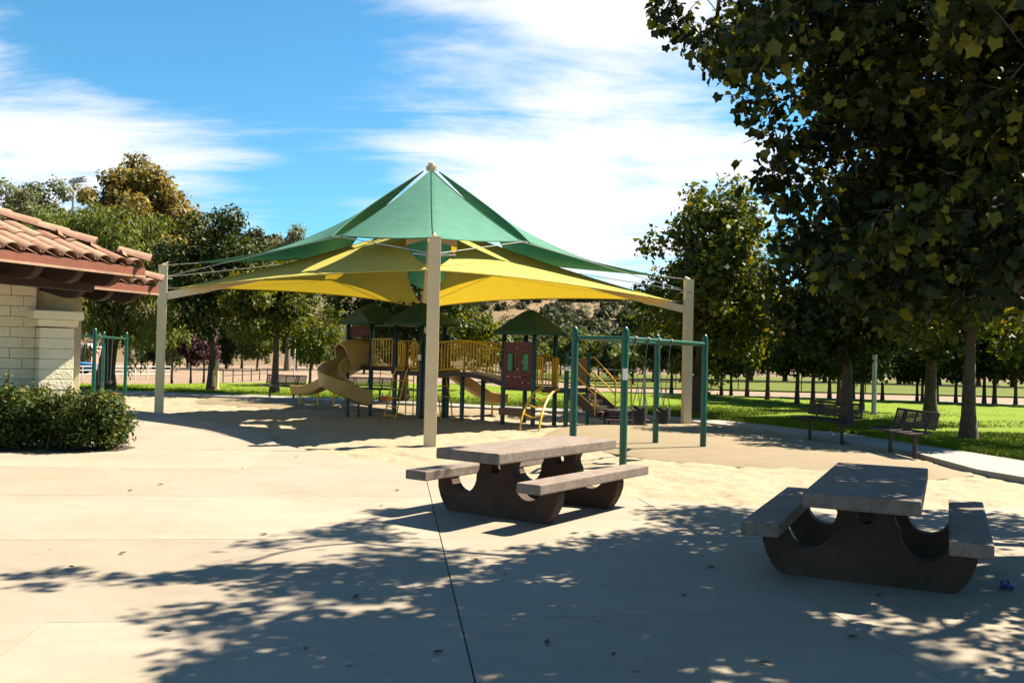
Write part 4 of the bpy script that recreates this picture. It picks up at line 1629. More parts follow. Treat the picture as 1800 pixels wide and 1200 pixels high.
rail_panel(c9 + U * 0.0 - Vv * 0.10, c9 + U * 0.30 - Vv * 0.30, DZC - 0.02, 1.66, 4, 0.04)
rail_panel(c7 + U * 0.1, c9 - U * 0.1, DZC + 0.03, 1.75, 9)
bm_ = MB()
a, b = pl(c6), pl(c8)
mid_ = (a + b) / 2
bm_.box((mid_.x - Vv.x * .03, mid_.y - Vv.y * .03, 0.24), (1.02, 0.28, 0.20), TH)
bm_.build('low_seat', M['brownpl'], play, bevel=0.02)
# side deck, stairs and handrails on the right
c10, c11 = Vector((1.47, 24.2, 0)), Vector((2.12, 25.1, 0))
st1 = post(c10, 1.86, m='sgreen')
st2 = post(c11, 1.86, m='sgreen')
for pp_, st_ in ((c10, st1),):
    s_ = MB()
    q = pl(pp_)
    s_.tube([(q.x, q.y, 1.36), (q.x, q.y, 1.52)], 0.0645, 12, caps=False)
    s_.build('sticker', M['white'], st_, smooth=True)
md = MB()
q = [pl(c8 + U * .05 + Vv * .3), pl(c10), pl(c11), pl(c9)]
md.prism([(v.x, v.y) for v in q], DZC - 0.16, DZC - 0.03)
md.build('deck', M['brown'], play)
pnl = MB()
a, b = pl(c11 - Vv * 0.55), pl(c11 - Vv * 0.08)
pnl.slab([(0, 0.95), ((b - a).length, 0.95), ((b - a).length, 1.72), (0, 1.72)], Vv, (0, 0, 1), U, a, 0.05)
pnl.build('play_panel', M['brownpl'], play, bevel=0.015)
SX = Vector((0.995, 0.08, 0))
for k in range(4):
    t = MB()
    a, b = c10 + SX * (0.06 + 0.19 * k), c11 + SX * (0.06 + 0.19 * k)
    w_ = SX * 0.2
    z = DZC - 0.16 - 0.16 * (k + 1) + 0.14
    qs = [pl(a), pl(a + w_), pl(b + w_), pl(b)]
    t.prism([(v.x, v.y) for v in qs], z - 0.13, z)
    t.build('stair_step', M['brown'], play, bevel=0.006)
for k, base_ in enumerate((c10, c11)):
    hr_ = MB()
    a = pl(base_ + SX * 0.04)
    b = pl(base_ + SX * 0.78)
    for dz in (0.78, 0.42, 0.06):
        pts = [(a.x, a.y, DZC + dz), (a.x + SX.x * .12, a.y, DZC + dz + (0.04 if dz > .7 else -0.04)), (b.x - SX.x * .06, b.y, DZC + dz - 0.55), (b.x, b.y, DZC + dz - 0.64)]
        hr_.tube(pts, 0.021, 8)
    hr_.tube([(a.x, a.y, DZC - 0.1), (a.x, a.y, DZC + 0.78)], 0.021, 8)
    hr_.tube([(b.x, b.y, 0.18), (b.x, b.y, DZC + 0.16)], 0.021, 8)
    hr_.build('handrail', M['ypaint'], play, smooth=True)
for base_ in (c10, c11):
    sgm = MB()
    a = pl(base_)
    sgm.slab([(0.02, DZC - 0.30), (0.02, DZC - 0.04), (0.12, DZC - 0.04), (0.86, 0.34), (0.86, 0.10)], SX, (0, 0, 1), Vector((-SX.y, SX.x, 0)), a, 0.03)
    sgm.build('stair_stringer', M['brown'], play)
tpz = MB()
a = (c10 + c11) / 2 + SX * 1.28
q = pl(a)
tpz.box((q.x, q.y, 0.26), (0.95, 1.05, 0.14), math.atan2(SX.y, SX.x))
tpz.box((q.x, q.y - 0.15, 0.08), (1.2, 1.35, 0.06), math.atan2(SX.y, SX.x))
for dx in (-.45, .45):
    for dy in (-.5, .45):
        tpz.tube([(q.x + dx, q.y + dy, -0.25), (q.x + dx, q.y + dy, 0.2)], 0.03, 8)
tpz.build('transfer_platform', M['brown'], play, bevel=0.01)
ghr = MB()
q = pl((3.25, 24.6, 0))
ghr.tube(cr_path([(q.x, q.y, -0.2), (q.x, q.y, 0.95), (q.x - 0.05, q.y + 0.05, 1.12), (q.x - 0.22, q.y + .12, 1.17), (q.x - 0.5, q.y + .3, 1.15)], 5), 0.025, 8)
ghr.build('grab_rail', M['ypaint'], play, smooth=True)
sg = MB()
q = pl(p3 - Vv * 0.07)
sg.box((q.x - 0.01, q.y, 1.62), (0.10, 0.012, 0.16), 0)
sg.build('sticker', M['white'], play)

# ------------------------------------------------------------------ swing sets
def swing_set(name, label, posts, barz, top, m, cat='swing set', group=None, sticker=None):
    c = sum((Vector((p[0], p[1], 0)) for p in posts), Vector()) / 4
    root = thing(name, label, cat, (c.x, c.y, 0), 0, group)
    L_ = [Vector((p[0], p[1], 0)) - c for p in posts]
    for i, p in enumerate(L_):
        b = MB()
        b.tube([p + Vector((0, 0, -0.3)), p + Vector((0, 0, top - .09)), p + Vector((0, 0, top - 0.03)), p + Vector((0, 0, top))], [0.062, 0.062, 0.05, 0.02], 14)
        po = b.build('post', M[m], root, smooth=True)
        k_ = MB()
        k_.tube([p + Vector((0, 0, barz - 0.045)), p + Vector((0, 0, barz + 0.045))], 0.071, 14)
        k_.build('collar', M[m], po, smooth=True)
        if sticker and i == sticker:
            s_ = MB()
            n_ = 14
            vs, fs = [], []
            for k in range(6):
                a = -math.pi / 2 - 0.7 + 1.4 * k / 5
                for z in (1.34, 1.53):
                    vs.append((p.x + 0.0645 * math.cos(a), p.y + 0.0645 * math.sin(a), z))
            for k in range(5):
                fs.append((2 * k, 2 * k + 2, 2 * k + 3, 2 * k + 1))
            s_.add(vs, fs)
            s_.build('sticker', M['white'], po)
    for a, b in ((0, 1), (1, 3), (0, 2), (2, 3)):
        t = MB()
        t.tube([L_[a] + Vector((0, 0, barz)), L_[b] + Vector((0, 0, barz))], 0.034, 10)
        be = t.build('beam', M[m], root, smooth=True)
        if (a, b) == (1, 3):
            for f in (0.10, 0.24, 0.37, 0.52):
                h = MB()
                p = L_[a].lerp(L_[b], f) + Vector((0, 0, barz))
                dr = (L_[b] - L_[a]).normalized()
                h.tube([p - dr * 0.035, p + dr * 0.035], 0.052, 10)
                h.tube([p, p + Vector((0, 0, -0.09))], 0.018, 6)
                h.build('hanger', M['chain'], be, smooth=True)
    return root, c, L_


def bucket_swing(label, a, b, zbar, zseat, group):
    a, b = Vector(a), Vector(b)
    mid = (a + b) / 2
    root = thing('bucket_swing', label, 'swing', (mid.x, mid.y, zseat), math.atan2((b - a).y, (b - a).x), group)
    s = MB()
    n = 16
    rings = [(0.05, -0.16, 0), (0.12, -0.15, 0), (0.15, -0.05, 0), (0.165, 0.08, 0), (0.17, 0.16, 0), (0.15, 0.16, 0), (0.145, 0.05, 0), (0.12, -0.10, 0), (0.02, -0.12, 0)]
    vs, fs = [], []
    for r, z, _ in rings:
        for k in range(n):
            t = 2 * math.pi * k / n
            zz_ = z - (0.05 * math.cos(2 * t) if z > 0.1 else 0)
            vs.append((r * 0.95 * math.cos(t), r * 0.75 * math.sin(t), zz_ * 0.85))
    for i in range(len(rings) - 1):
        for k in range(n):
            fs.append((i * n + k, i * n + (k + 1) % n, (i + 1) * n + (k + 1) % n, (i + 1) * n + k))
    fs.append(tuple(reversed(range(n))))
    s.add(vs, fs)
    s.build('seat', M['rubber'], root, smooth=True)
    hw = (b - a).length / 2
    for sx in (-1, 1):
        c = MB()
        top_ = Vector((sx * hw, 0, zbar - zseat - 0.08))
        j = Vector((sx * 0.10, 0, 0.52))
        nlk = 22
        for k in range(nlk):
            p0, p1_ = top_.lerp(j, k / nlk), top_.lerp(j, (k + 0.9) / nlk)
            c.tube([p0, p1_], 0.006 if k % 2 else 0.009, 5)
        for dy in (-1, 1):
            c.tube([j, (sx * 0.165, dy * 0.075, 0.13)], 0.008, 5)
        c.build('chain', M['chain'], root)
    return root


sw_posts = [(1.08, 15.6), (1.88, 15.1), (3.02, 18.9), (3.88, 18.3)]
sroot, sc, SL = swing_set('swing_set', 'green four post swing set on the tan pad beside the picnic table', sw_posts, 2.03, 2.22, 'sgreen', sticker=1)
A_, B_ = Vector((1.88, 15.1, 0)), Vector((3.88, 18.3, 0))
bucket_swing('black bucket swing seen right beside the front swing post', A_.lerp(B_, 0.10), A_.lerp(B_, 0.24), 2.03, 0.72, 'bucket swings on the near swing set')
bucket_swing('black bucket swing in front of the farther swing post', A_.lerp(B_, 0.37), A_.lerp(B_, 0.52), 2.03, 0.66, 'bucket swings on the near swing set')
lposts = [(-13.95, 28.9), (-13.15, 28.7), (-15.2, 33.9), (-14.4, 34.0)]
sroot2, sc2, SL2 = swing_set('swing_set', 'green swing set half hidden behind the hedge and building', lposts, 2.05, 2.30, 'sgreen')


def belt_swing(label, a, b, zbar, zseat):
    a, b = Vector(a), Vector(b)
    mid = (a + b) / 2
    root = thing('belt_swing', label, 'swing', (mid.x, mid.y, zseat), math.atan2((b - a).y, (b - a).x), 'belt swings on the far swing set')
    s = MB()
    s.sweep([Vector((-.25 + .5 * i / 8, 0, 0.06 - 0.09 * math.sin(math.pi * i / 8))) for i in range(9)], [(-.07, -.008), (.07, -.008), (.07, .008), (-.07, .008)])
    s.build('seat', M['rubber'], root)
    for sx in (-1, 1):
        c = MB()
        c.tube([(sx * .25, 0, 0.06), (sx * (b - a).length / 2, 0, zbar - zseat - 0.05)], 0.012, 5)
        c.build('chain', M['chain'], root)


A_, B_ = Vector((-13.15, 28.7, 0)), Vector((-14.4, 34.0, 0))
belt_swing('swing hanging nearest the front post of the far swing set', A_.lerp(B_, .12), A_.lerp(B_, .24), 2.05, 0.5)
belt_swing('swing hanging deeper inside the far swing set', A_.lerp(B_, .37), A_.lerp(B_, .52), 2.05, 0.5)

# ------------------------------------------------------------------ picnic tables
def picnic_table(label, x, y, ang, detail_seed):
    root = thing('picnic_table', label, 'table', (x, y, 0), ang, 'concrete picnic tables')
    t = MB()
    t.box((0, 0, 0.665), (2.36, 0.80, 0.11))
    t.build('tabletop', M['table'], root, bevel=0.014)
    for s in (-1, 1):
        b = MB()
        b.box((0, s * 0.715, 0.405), (2.26, 0.28, 0.10))
        b.build('bench_seat', M['table'], root, bevel=0.012)
    half = [(0.0, 0.0), (0.60, 0.0), (0.645, 0.015), (0.69, 0.07), (0.735, 0.15), (0.765, 0.24), (0.77, 0.31), (0.755, 0.355), (0.585, 0.355)]
    cy, cz, ry, rz_ = 0.42, 0.395, 0.175, 0.185
    for k in range(11):
        a = -0.22 - (math.pi - 0.1) * k / 10
        yy, zz2 = cy + ry * math.cos(a), cz + rz_ * math.sin(a)
        half.append((yy, min(zz2, 0.5)))
    half += [(0.215, 0.47), (0.205, 0.52), (0.225, 0.57), (0.265, 0.612), (0.0, 0.612)]
    for s in (-1, 1):
        outline = half[1:-1] + [(-p[0], p[1]) for p in reversed(half[1:-1])]
        hole = [(0.062 * math.cos(2 * math.pi * k / 18), 0.51 + 0.062 * math.sin(2 * math.pi * k / 18)) for k in range(18)]
        # face with a real round hole: two halves joined along the centre line
        m = MB()
        th = 0.14

        def halfpoly(sg):
            ol = [(p[0] * sg, p[1]) for p in half]
            arc_ = [(0.062 * math.sin(math.pi * k / 9) * sg, 0.51 + 0.062 * math.cos(math.pi * k / 9)) for k in range(10)]
            return ol + arc_
        for sg in (-1, 1):
            m.slab(halfpoly(sg), (0, 1, 0), (0, 0, 1), (1, 0, 0), (s * 0.62, 0, 0), th)
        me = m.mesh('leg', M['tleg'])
        import bmesh
        bm = bmesh.new()
        bm.from_mesh(me)
        bmesh.ops.remove_doubles(bm, verts=bm.verts, dist=0.0005)
        # drop the inner double faces along the centre line
        inner = [f for f in bm.faces if all(abs(v.co.y) < 1e-5 for v in f.verts)]
        bmesh.ops.delete(bm, geom=inner, context='FACES_ONLY')
        bmesh.ops.recalc_face_normals(bm, faces=bm.faces)
        es = [e for e in bm.edges if len(e.link_faces) == 2 and e.calc_face_angle() > 1.2]
        bmesh.ops.bevel(bm, geom=es, offset=0.008, segments=2, profile=0.6, affect='EDGES', clamp_overlap=True)
        bm.to_mesh(me)
        bm.free()
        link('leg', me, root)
    return root


picnic_table('concrete picnic table standing before the swing set, its top partly sunlit', 0.257, 10.07, math.atan2(1.92, 1.363), 1)
picnic_table('dappled concrete picnic table at the right, all in tree shade', 3.03, 7.60, math.atan2(2.13, 1.02), 2)

# ------------------------------------------------------------------ benches
def make_bench(label, x, y, ang):
    """local: bench runs along X, faces -Y"""
    root = thing('park_bench', label, 'bench', (x, y, 0), ang, 'dark metal park benches')
    for nm, z, yy, tilt, dep in (('seat', 0.43, -0.05, R(4), 0.42), ('backrest', 0.665, 0.27, R(76), 0.30)):
        fr = MB()
        rot = Matrix.Rotation(tilt, 3, 'X')
        hx, hy = 0.9, dep / 2
        c = Vector((0, yy, z))
        for sy in (-1, 1):
            fr.tube([c + rot @ Vector((-hx, sy * hy, 0)), c + rot @ Vector((hx, sy * hy, 0))], 0.021, 8)
        for k in range(5):
            xk = -hx + k * hx / 2
            fr.tube([c + rot @ Vector((xk, -hy, 0)), c + rot @ Vector((xk, hy, 0))], 0.018, 8)
        ob = fr.build(nm, M['bench'], root, smooth=True)
        me = MB()
        n1 = 7 if nm == 'backrest' else 9
        for k in range(n1):
            o = -hy + dep * (k + 0.5) / n1
            me.box(c + rot @ Vector((0, o, 0)), (2 * hx, dep / n1 * (0.52 if nm == 'backrest' else 0.8), 0.007), rot=rot)
        for k in range(37):
            xk = -hx + 2 * hx * k / 36
            me.box(c + rot @ Vector((xk, 0, 0.0015)), (0.014, dep, 0.009), rot=rot)
        me.build('mesh_panel', M['bench'], ob)
    for sx in (-0.55, 0.55):
        lg = MB()
        lg.tube([(sx, 0.02, -0.12), (sx, 0.02, 0.36)], 0.04, 10)
        lg.tube([(sx, -0.22, 0.40), (sx, 0.12, 0.385), (sx, 0.20, 0.42), (sx, 0.31, 0.80)], 0.024, 8)
        lg.build('leg', M['bench'], root, smooth=True)
    return root


make_bench('dark metal bench nearest the path edge at the right', 7.62, 17.75, R(-90))
make_bench('dark metal bench in front of the tree trunk, farther along the right path', 7.2, 20.85, R(-70))
make_bench('dark metal bench in front of the slim sycamore behind the playground', -8.6, 34.15, R(-24))
make_bench('dark metal bench half hidden behind the spiral slide', -5.35, 33.5, R(-10))

# orange box on the lawn edge
ob_ = thing('orange_box', 'small orange box with pale rails on the grass behind the playground', 'box', (foot(680, 33.0), 33.0, 0), R(-10))
m = MB()
m.box((0, 0, 0.10), (0.44, 0.3, 0.18))
m.build('body', M['orange'], ob_, bevel=0.02)
m = MB()
for sx in (-.21, .21):
    m.tube([(sx, -.14, .15), (sx, -.14, .26), (sx, .14, .26), (sx, .14, .15)], 0.014, 6)
m.build('handle', M['galv_fence'], ob_)

# ------------------------------------------------------------------ building with tiled roof
E1 = Vector((-5.97, 14.6, 2.92))
ev = Vector((0.41, 0.912, 0))
inw = Vector((-0.912, 0.41, 0))
PITCHR = 0.39
bld = thing('restroom_building', 'cream block building with red clay tile roof at the left edge', 'building', (-8.4, 16.0, 0))
BO = Vector((-8.4, 16.0, 0))
tile_me = {}


def tile_mesh(nm, r0, r1, length, material):
    m = MB()
    vs, fs = [], []
    n = 8
    for yy, r in ((0, r0), (length, r1)):
        for rr in (r, r - 0.018):
            for k in range(n + 1):
                a = R(12) + R(156) * k / n
                vs.append((rr * math.cos(a), yy, rr * math.sin(a) * 0.85 - 0.02))
    w = n + 1
    for k in range(n):
        fs += [(k, k + 1, 2 * w + k + 1, 2 * w + k), (w + k, 3 * w + k, 3 * w + k + 1, w + k + 1), (k, w + k, w + k + 1, k + 1), (2 * w + k, 2 * w + k + 1, 3 * w + k + 1, 3 * w + k)]
    fs += [(0, 2 * w, 3 * w, w), (n, w + n, 3 * w + n, 2 * w + n)]
    m.add(vs, fs)
    return m.mesh(nm, material, smooth=True)


TM = [tile_mesh('roof_tile', 0.15, 0.128, 0.45, M[k]) for k in ('tile', 'tile2', 'tile3')]
RM = [tile_mesh('ridge_tile', 0.18, 0.15, 0.50, M[k]) for k in ('tile', 'tile2')]


def frame(xa, ya):
    xa, ya = xa.normalized(), ya.normalized()
    za = xa.cross(ya).normalized()
    xa = ya.cross(za)
    return Matrix((xa, ya, za)).transposed()


def roof_corner(E, run, rg, brok=False):
    slope = (inw + Vector((0, 0, PITCHR))).normalized()
    E_ = E - BO
    far = E_ - ev * run
    hipd = (inw - ev + Vector((0, 0, PITCHR)))
    hip = E_ + hipd * run
    far2 = E_ + inw * run
    up_ = Vector((0, 0, 0.055))
    m = MB()
    m.add([E_, far, hip, far2, E_ + up_, far + up_, hip + up_, far2 + up_], [(4, 5, 6), (4, 6, 7), (0, 2, 1), (0, 3, 2), (0, 1, 5, 4), (0, 4, 7, 3), (1, 2, 6, 5), (2, 3, 7, 6)])
    ro = m.build('roof', M['claybed'], bld)
    # soffit boards below
    sf = MB()
    dn = Vector((0, 0, -0.03))
    sf.add([E_ + dn, far + dn, hip + dn, far2 + dn, E_ + dn * 2.5, far + dn * 2.5, hip + dn * 2.5, far2 + dn * 2.5],
           [(0, 1, 2), (0, 2, 3), (4, 6, 5), (4, 7, 6), (0, 4, 5, 1), (0, 3, 7, 4), (1, 5, 6, 2), (2, 6, 7, 3)])
    sf.build('soffit', M['beam'], bld)
    for a, b, nrm in ((E_, far, -inw), (E_, far2, ev)):
        fs = MB()
        c = (a + b) / 2 + nrm * 0.025 + Vector((0, 0, -0.055))
        d = (b - a)
        fs.box(c + Vector((0, 0, 0.03)), (d.length + 0.05, 0.04, 0.135), math.atan2(d.y, d.x))
        f_ = fs.build('fascia', M['fascia'], bld, bevel=0.004)
        dr = MB()
        dr.box(c + nrm * 0.024 + Vector((0, 0, -0.045)), (d.length + 0.05, 0.02, 0.035), math.atan2(d.y, d.x))
        dr.build('drip_edge', M['tile2'], f_)
    fr = frame(-ev * -1, slope)
    for face in (0, 1):
        xa = ev if face == 0 else inw
        sl = slope if face == 0 else (-ev + Vector((0, 0, PITCHR))).normalized()
        step_dir = -ev if face == 0 else inw
        rot = frame(xa, sl).to_euler()
        n = int(run / 0.31)
        for i in range(n):
            s = 0.17 + i * 0.31
            j = 0
            while True:
                t = -0.07 + j * 0.355
                if t + 0.2 > s * math.sqrt(1 + PITCHR ** 2) or t > 2.6 or (face == 1 and t > 0.8):
                    break
                p = E_ + step_dir * s + sl * t + Vector((0, 0, 0.075))
                o = link('roof_tile', TM[rg.choice([0, 0, 1, 1, 2])], ro, p + Vector((0, 0, rg.uniform(-.006, .006) + 0.012 * (j % 2 == 0))), rot)
                o.rotation_euler.rotate_axis('Z', rg.uniform(-0.025, 0.025))
                j += 1
    hx = Vector((hipd.y, -hipd.x, 0))
    rot = frame(hx, hipd).to_euler()
    L_ = hipd.length * run
    for k in range(int(L_ / 0.42)):
        if brok and k == 1:
            continue
        p = E_ + hipd.normalized() * (k * 0.42 - 0.12) + Vector((0, 0, 0.17))
        o = link('ridge_tile', RM[k % 2], ro, p, rot)
        o.rotation_euler.rotate_axis('Y', rg.uniform(-0.04, 0.04))
    if brok:
        mm = MB()
        for k in range(9):
            p = E_ + hipd.normalized() * (0.34 + 0.05 * k) + Vector((rg.uniform(-.06, .06), rg.uniform(-.06, .06), 0.12))
            mm.box(p, (rg.uniform(.05, .12), rg.uniform(.04, .1), rg.uniform(.03, .07)), rg.uniform(0, 3))
        mm.build('mortar', M['tile3'], ro, bevel=0.01)
    return ro


rr = random.Random(3)
roof_corner(E1, 4.2, rr, True)
E2 = Vector((-6.72, 17.1, 2.80))
roof_corner(E2, 2.0, rr)
# rafters with rounded tails under the eave
for E, ss in ((E1, (0.35, 1.05, 1.75, 2.45, 3.15)), (E2, (0.3, 0.9, 1.5))):
    for s in ss:
        m = MB()
        o = E - BO - ev * s - inw * -0.06
        L_ = 2.0
        prof = [(0.0, -0.10), (0.06, -0.17), (0.16, -0.23), (0.30, -0.27), (L_, -0.27 + 0.25), (L_, 0.10 + 0.3), (0.0, -0.085)]
        prof = [(0.0, -0.09), (0.05, -0.17), (0.14, -0.24), (0.28, -0.28), (0.45, -0.27), (L_, -0.28 + PITCHR * (L_ - 0.45) * 0.6), (L_, -0.095 + PITCHR * L_ * 0.95), (0.02, -0.085)]
        m.slab(prof, inw, (0, 0, 1), ev, o + inw * 0.05, 0.13)
        m.build('rafter', M['beam'], bld, bevel=0.008)
for s0, s1, t in ((0.1, 4.0, 1.0),):
    m = MB()
    a = E1 - BO - ev * s0 + inw * t
    b = E1 - BO - ev * s1 + inw * t
    m.box((a + b) / 2 + Vector((0, 0, -0.22)), ((b - a).length, 0.16, 0.24), math.atan2((b - a).y, (b - a).x))
    m.build('beam', M['beam'], bld, bevel=0.008)
# block wall
wd = Vector((-0.77, -0.64, 0)).normalized()
wn_ = Vector((0.64, -0.77, 0)).normalized()
W0 = Vector((-8.38, 16.0, 0)) - BO
core = MB()
core.box(W0 + wd * 1.6 - wn_ * 0.22 + Vector((0, 0, 1.42)), (3.2, 0.36, 2.84), math.atan2(wd.y, wd.x))
wall = core.build('wall', M['mortar'], bld)
blk = MB()
blk.box((0, 0, 0), (0.392, 0.05, 0.174))
blk_me = blk.mesh('block', M['block'], bevel=0.012)
for r_ in range(15):
    for c_ in range(9):
        s = 0.196 + c_ * 0.40 - (0.2 if r_ % 2 else 0)
        if s < 0.19:
            s = 0.098
            sc_ = (0.5, 1, 1)
        else:
            sc_ = (1, 1, 1)
        p = W0 + wd * s - wn_ * (0.028 + rr.uniform(-0.004, 0.004)) + Vector((0, 0, 0.09 + r_ * 0.182))
        link('block', blk_me, wall, p, (rr.uniform(-.015, .015), 0, math.atan2(wd.y, wd.x)), sc_)
pw = MB()
pw.box(W0 - wd * 0.36 - wn_ * 0.24 + Vector((0, 0, 1.4)), (0.86, 0.2, 2.8), math.atan2(wd.y, wd.x))
pw.build('plaster_wall', M['plaster'], bld, bevel=0.01)
cc = W0 - wd * 0.285 + wn_ * 0.10
col = MB()
col.box(cc + Vector((0, 0, 1.0)), (0.52, 0.36, 2.0), math.atan2(wd.y, wd.x))
colo = col.build('pilaster', M['mortar'], bld)
for r_ in range(11):
    m = MB()
    m.box(cc + Vector((0, 0, 0.09 + r_ * 0.182)), (0.56 + rr.uniform(-.006, .006), 0.40 + rr.uniform(-.006, .006), 0.174), math.atan2(wd.y, wd.x))
    m.build('block', M['block'], colo, bevel=0.012)
m = MB()
m.box(cc + Vector((0, 0, 2.02 + 0.06)), (0.66, 0.50, 0.12), math.atan2(wd.y, wd.x))
m.box(cc + Vector((0, 0, 2.14 + 0.08)), (0.80, 0.62, 0.15), math.atan2(wd.y, wd.x))
m.build('pilaster_cap', M['block'], bld, bevel=0.012)
# rest of the building body behind the roof
bb = MB()
q0 = W0 + wd * 3.2
bb.box(W0 + wd * 1.3 - wn_ * 1.6 + Vector((0, 0, 1.35)), (3.4, 2.2, 2.7), math.atan2(wd.y, wd.x))
bb.build('rear_wall', M['block'], bld)

# ------------------------------------------------------------------ poles, fences, distant things
def pole(name, label, px, py_base, h, r, m, arm=False, cat='post'):
    p = gp(px, py_base)
    root = thing(name, label, cat, (p.x, p.y, 0))
    t = MB()
    t.tube([(0, 0, -0.1), (0, 0, h)], [r, r * 0.85], 12)
    t.build('shaft', M[m], root, smooth=True)
    b = MB()
    b.tube([(0, 0, -0.05), (0, 0, 0.06)], r * 1.7, 12)
    b.build('base_collar', M[m], root, smooth=True)
    if arm:
        a = MB()
        a.tube([(0, 0, h - 0.05), (0.0, -0.35, h + 0.05)], 0.03, 8)
        a.box((0, -0.55, h + 0.05), (0.28, 0.55, 0.12))
        a.build('lamp_head', M['steel'], root, bevel=0.02)
    return root


pole('lamp_post', 'thick grey lamp post on the lawn between the benches and trees', 1536, 727, 4.6, 0.085, 'steel', True, 'lamp post')
pole('white_post', 'slim white post on the grass behind the bucket swings', 1132, 727, 1.5, 0.045, 'galv_fence')
pole('cream_post', 'short cream post beside the dark sycamore trunk', 381, 684, 1.3, 0.075, 'cream')
pole('lamp_post', 'slim pale lamp post far behind the left bench', 517, 662, 4.0, 0.05, 'galv_fence', True, 'lamp post')
fl = at(128, 372, 100)
root = thing('floodlight_pole', 'tall sports floodlight pole above the trees at the left', 'light pole', (fl.x, 100, -0.2))
t = MB()
t.tube([(0, 0, 0), (0, 0, 20.6)], [0.22, 0.11], 10)
t.build('shaft', M['steel'], root, smooth=True)
t = MB()
t.box((0.25, 0.5, 20.7), (2.6, 0.1, 0.1), R(-35))
t.box((0.25, 0.5, 20.2), (2.6, 0.1, 0.1), R(-35))
t.build('crossbar', M['bench'], root)
for k in range(4):
    t = MB()
    d = Vector((math.cos(R(-35)), math.sin(R(-35)), 0)) * (-1.1 + 0.75 * k)
    t.box((0.25 + d.x, 0.35 + d.y, 20.35), (0.62, 0.5, 0.42), R(-35), None)
    t.build('lamp_head', M['steel'], root, bevel=0.04)


def rail_fence(label, a, b, n, h, rails, m, r=0.035, rr_=0.025):
    a, b = Vector(a), Vector(b)
    root = thing('rail_fence', label, 'fence', (a.x, a.y, -0.2))
    d = b - a
    for k in range(n):
        p = d * (k / (n - 1))
        t = MB()
        t.tube([(p.x, p.y, -0.2), (p.x, p.y, h)], r, 6)
        t.build('post', M[m], root)
    for k in range(rails):
        z = h - 0.04 - k * (h - 0.15) / rails
        t = MB()
        t.tube([(0, 0, z), (d.x, d.y, z)], rr_, 6)
        t.build('rail', M[m], root)


fa, fb = gp(120, 662), gp(300, 661)
rail_fence('white pipe rail fence behind the pepper tree trunk', (fa.x, fa.y, 0), (fb.x, fb.y, 0), 9, 0.85, 3, 'galv_fence')
fa, fb = gp(392, 668), gp(455, 664)
rail_fence('brown pipe fence on the dirt right of the dark sycamore', (fa.x, fa.y, 0), (fb.x, fb.y + 4, 0), 7, 0.85, 2, 'darkfence')
rail_fence('long dark rail fence beyond the far lawn at the right', (3, 64, 0), (62, 58, 0), 15, 1.25, 2, 'darkfence')
rail_fence('dark rail fence at the hill foot behind the stairs', (-14, 75, 0), (9, 72, 0), 8, 1.2, 2, 'darkfence')

bx = at(146, 640, 92)
root = thing('pink_building', 'small pink stucco building far behind the left swing set', 'building', (bx.x, 92, -0.2))
t = MB()
t.box((0, 0, 0.8), (2.9, 3, 2.3))
t.build('wall', M['pink'], root, bevel=0.03)
t = MB()
t.box((0, 0, 2.05), (3.15, 3.3, 0.22))
t.box((-0.3, 0, 2.25), (1.8, 2.0, 0.25))
t.build('roof', M['galv_fence'], root, bevel=0.03)
t = MB()
t.box((0.55, -1.52, 0.55), (0.7, 0.06, 1.5))
t.build('door', M['glassdark'], root)
root = thing('parked_car', 'blue parked car half hidden behind the building corner', 'car', (foot(126, 66) - 0.6, 66, -0.2), R(12))
t = MB()
t.slab([(-2.1, .3), (2.1, .3), (2.15, .75), (1.3, .85), (-1.9, .9), (-2.15, .7)], (1, 0, 0), (0, 0, 1), (0, 1, 0), (0, 0, 0), 1.7)
t.build('body', M['blue'], root, bevel=0.08)
t = MB()
t.slab([(-1.7, .88), (1.0, .86), (.45, 1.36), (-1.2, 1.40)], (1, 0, 0), (0, 0, 1), (0, 1, 0), (0, 0, 0), 1.5)
t.build('cabin', M['glassdark'], root, bevel=0.06)
for sx in (-1.3, 1.3):
    for sy in (-.8, .8):
        t = MB()
        t.tube([(sx, sy - .1, .32), (sx, sy + .1, .32)], 0.32, 16)
        t.build('wheel', M['rubber'], root)

# ------------------------------------------------------------------ grass blades near the path
rgG = np.random.default_rng(3)


def blades(n, pts_fn):
    P = pts_fn(n)
    n = len(P)
    a = rgG.random(n) * 6.283
    h = rgG.uniform(0.035, 0.085, n)
    w = rgG.uniform(0.006, 0.012, n)
    lean = rgG.normal(size=(n, 2)) * 0.03
    V = np.zeros((n, 3, 3))
    V[:, 0, :2] = P + np.stack([np.cos(a), np.sin(a)], 1) * w[:, None]
    V[:, 1, :2] = P - np.stack([np.cos(a), np.sin(a)], 1) * w[:, None]
    V[:, 2, :2] = P + lean
    V[:, 2, 2] = h
    return V.reshape(-1, 3), np.arange(n * 3).reshape(n, 3)


upn = np.array(up)


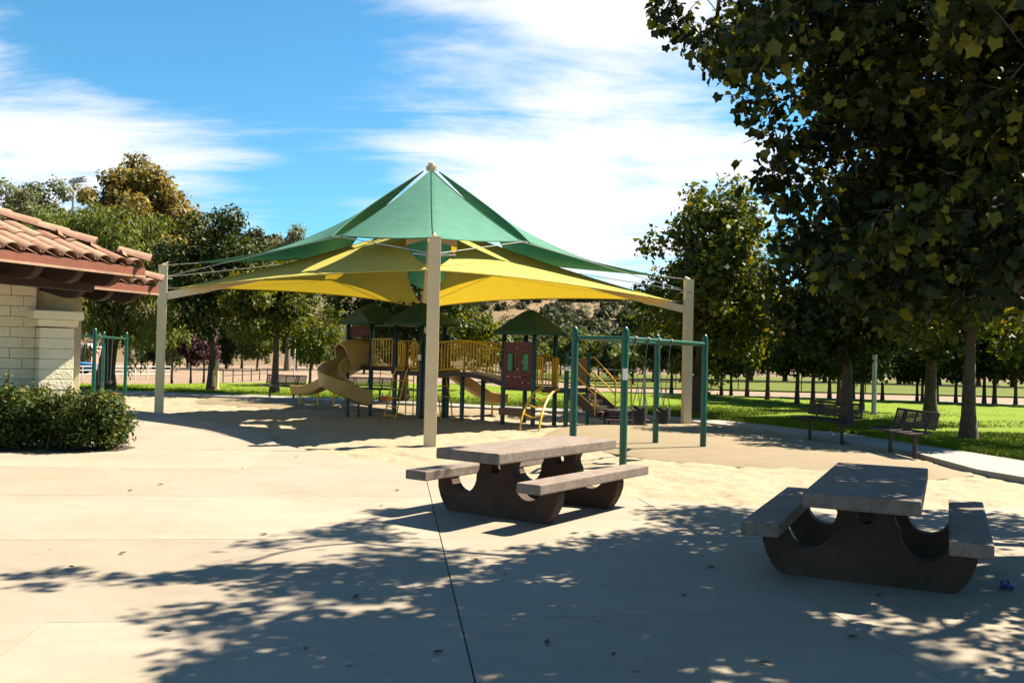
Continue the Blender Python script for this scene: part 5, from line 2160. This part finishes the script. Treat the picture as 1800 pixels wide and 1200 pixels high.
def strip(n):
    # lawn next to the path: dense close to the edge, thinner farther out
    k = rgG.integers(0, len(upn) - 1, n * 2)
    wgt = np.clip((upn[k, 0] + 12) / 20, 0.15, 1)
    k = k[rgG.random(len(k)) < wgt]
    f = rgG.random(len(k))
    base_ = upn[k] * (1 - f[:, None]) + upn[k + 1] * f[:, None]
    off = rgG.exponential(2.2, len(k)) + 0.0
    d = upn[k + 1] - upn[k]
    d /= np.linalg.norm(d, axis=1)[:, None]
    nn = np.stack([-d[:, 1], d[:, 0]], 1)
    nn[nn[:, 1] < 0] *= -1
    return base_ + nn * off[:, None]


V, F = blades(150000, strip)
struct(link('grass', np_mesh('grass', V, F, M['blade'])), 'stuff')['label'] = 'short green grass blades along the lawn edge'

# ------------------------------------------------------------------ litter
lv = MB()
lv.add([(0, 0, 0.004), (0.02, 0.015, 0.016), (0.05, 0.0, 0.008), (0.03, -0.02, 0.012), (0.065, 0.012, 0.018), (0.01, -0.018, 0.014)], [(0, 1, 2), (0, 2, 3), (2, 1, 4), (0, 3, 5)])
lm = lv.mesh('fallen_leaf', M['dryleaf'])
for px, py in [(278, 852), (518, 802), (383, 789), (425, 824), (702, 862), (668, 889), (233, 862), (208, 974), (119, 997), (541, 1138), (959, 1133), (1205, 1048), (1540, 1046), (1255, 999), (890, 1008),
               (1075, 1152), (1335, 1165), (620, 1052), (760, 1147), (300, 1110), (1650, 1150), (1490, 1120), (470, 940), (840, 985)]:
    p = gp(px, py)
    o = link('fallen_leaf', lm, None, (p.x, p.y, 0.001), (0, 0, random.uniform(0, 6.28)), [random.uniform(0.6, 1.2)] * 3)
    tag(o, 'small dry leaf lying on the concrete plaza', 'leaf', 'fallen leaves on the concrete')
wr = MB()
p = gp(1772, 1035)
rw = random.Random(4)
vs, fs = [], []
n1, n2 = 9, 7
for i in range(n1):
    for j in range(n2):
        a, b = 2 * math.pi * i / n1, math.pi * (j + 0.5) / n2
        r_ = 0.048 * (1 + rw.uniform(-0.35, 0.35))
        vs.append((p.x + r_ * 1.2 * math.cos(a) * math.sin(b), p.y + r_ * math.sin(a) * math.sin(b), 0.03 + r_ * 0.6 * math.cos(b)))
for i in range(n1):
    for j in range(n2 - 1):
        a, b = i * n2 + j, ((i + 1) % n1) * n2 + j
        fs.append((a, b, b + 1, a + 1))
fs.append(tuple(i * n2 for i in range(n1)))
fs.append(tuple(i * n2 + n2 - 1 for i in reversed(range(n1))))
wr.add(vs, fs)
tag(wr.build('wrapper', M['wrapper']), 'crumpled blue foil wrapper on the shaded concrete at the right', 'wrapper')
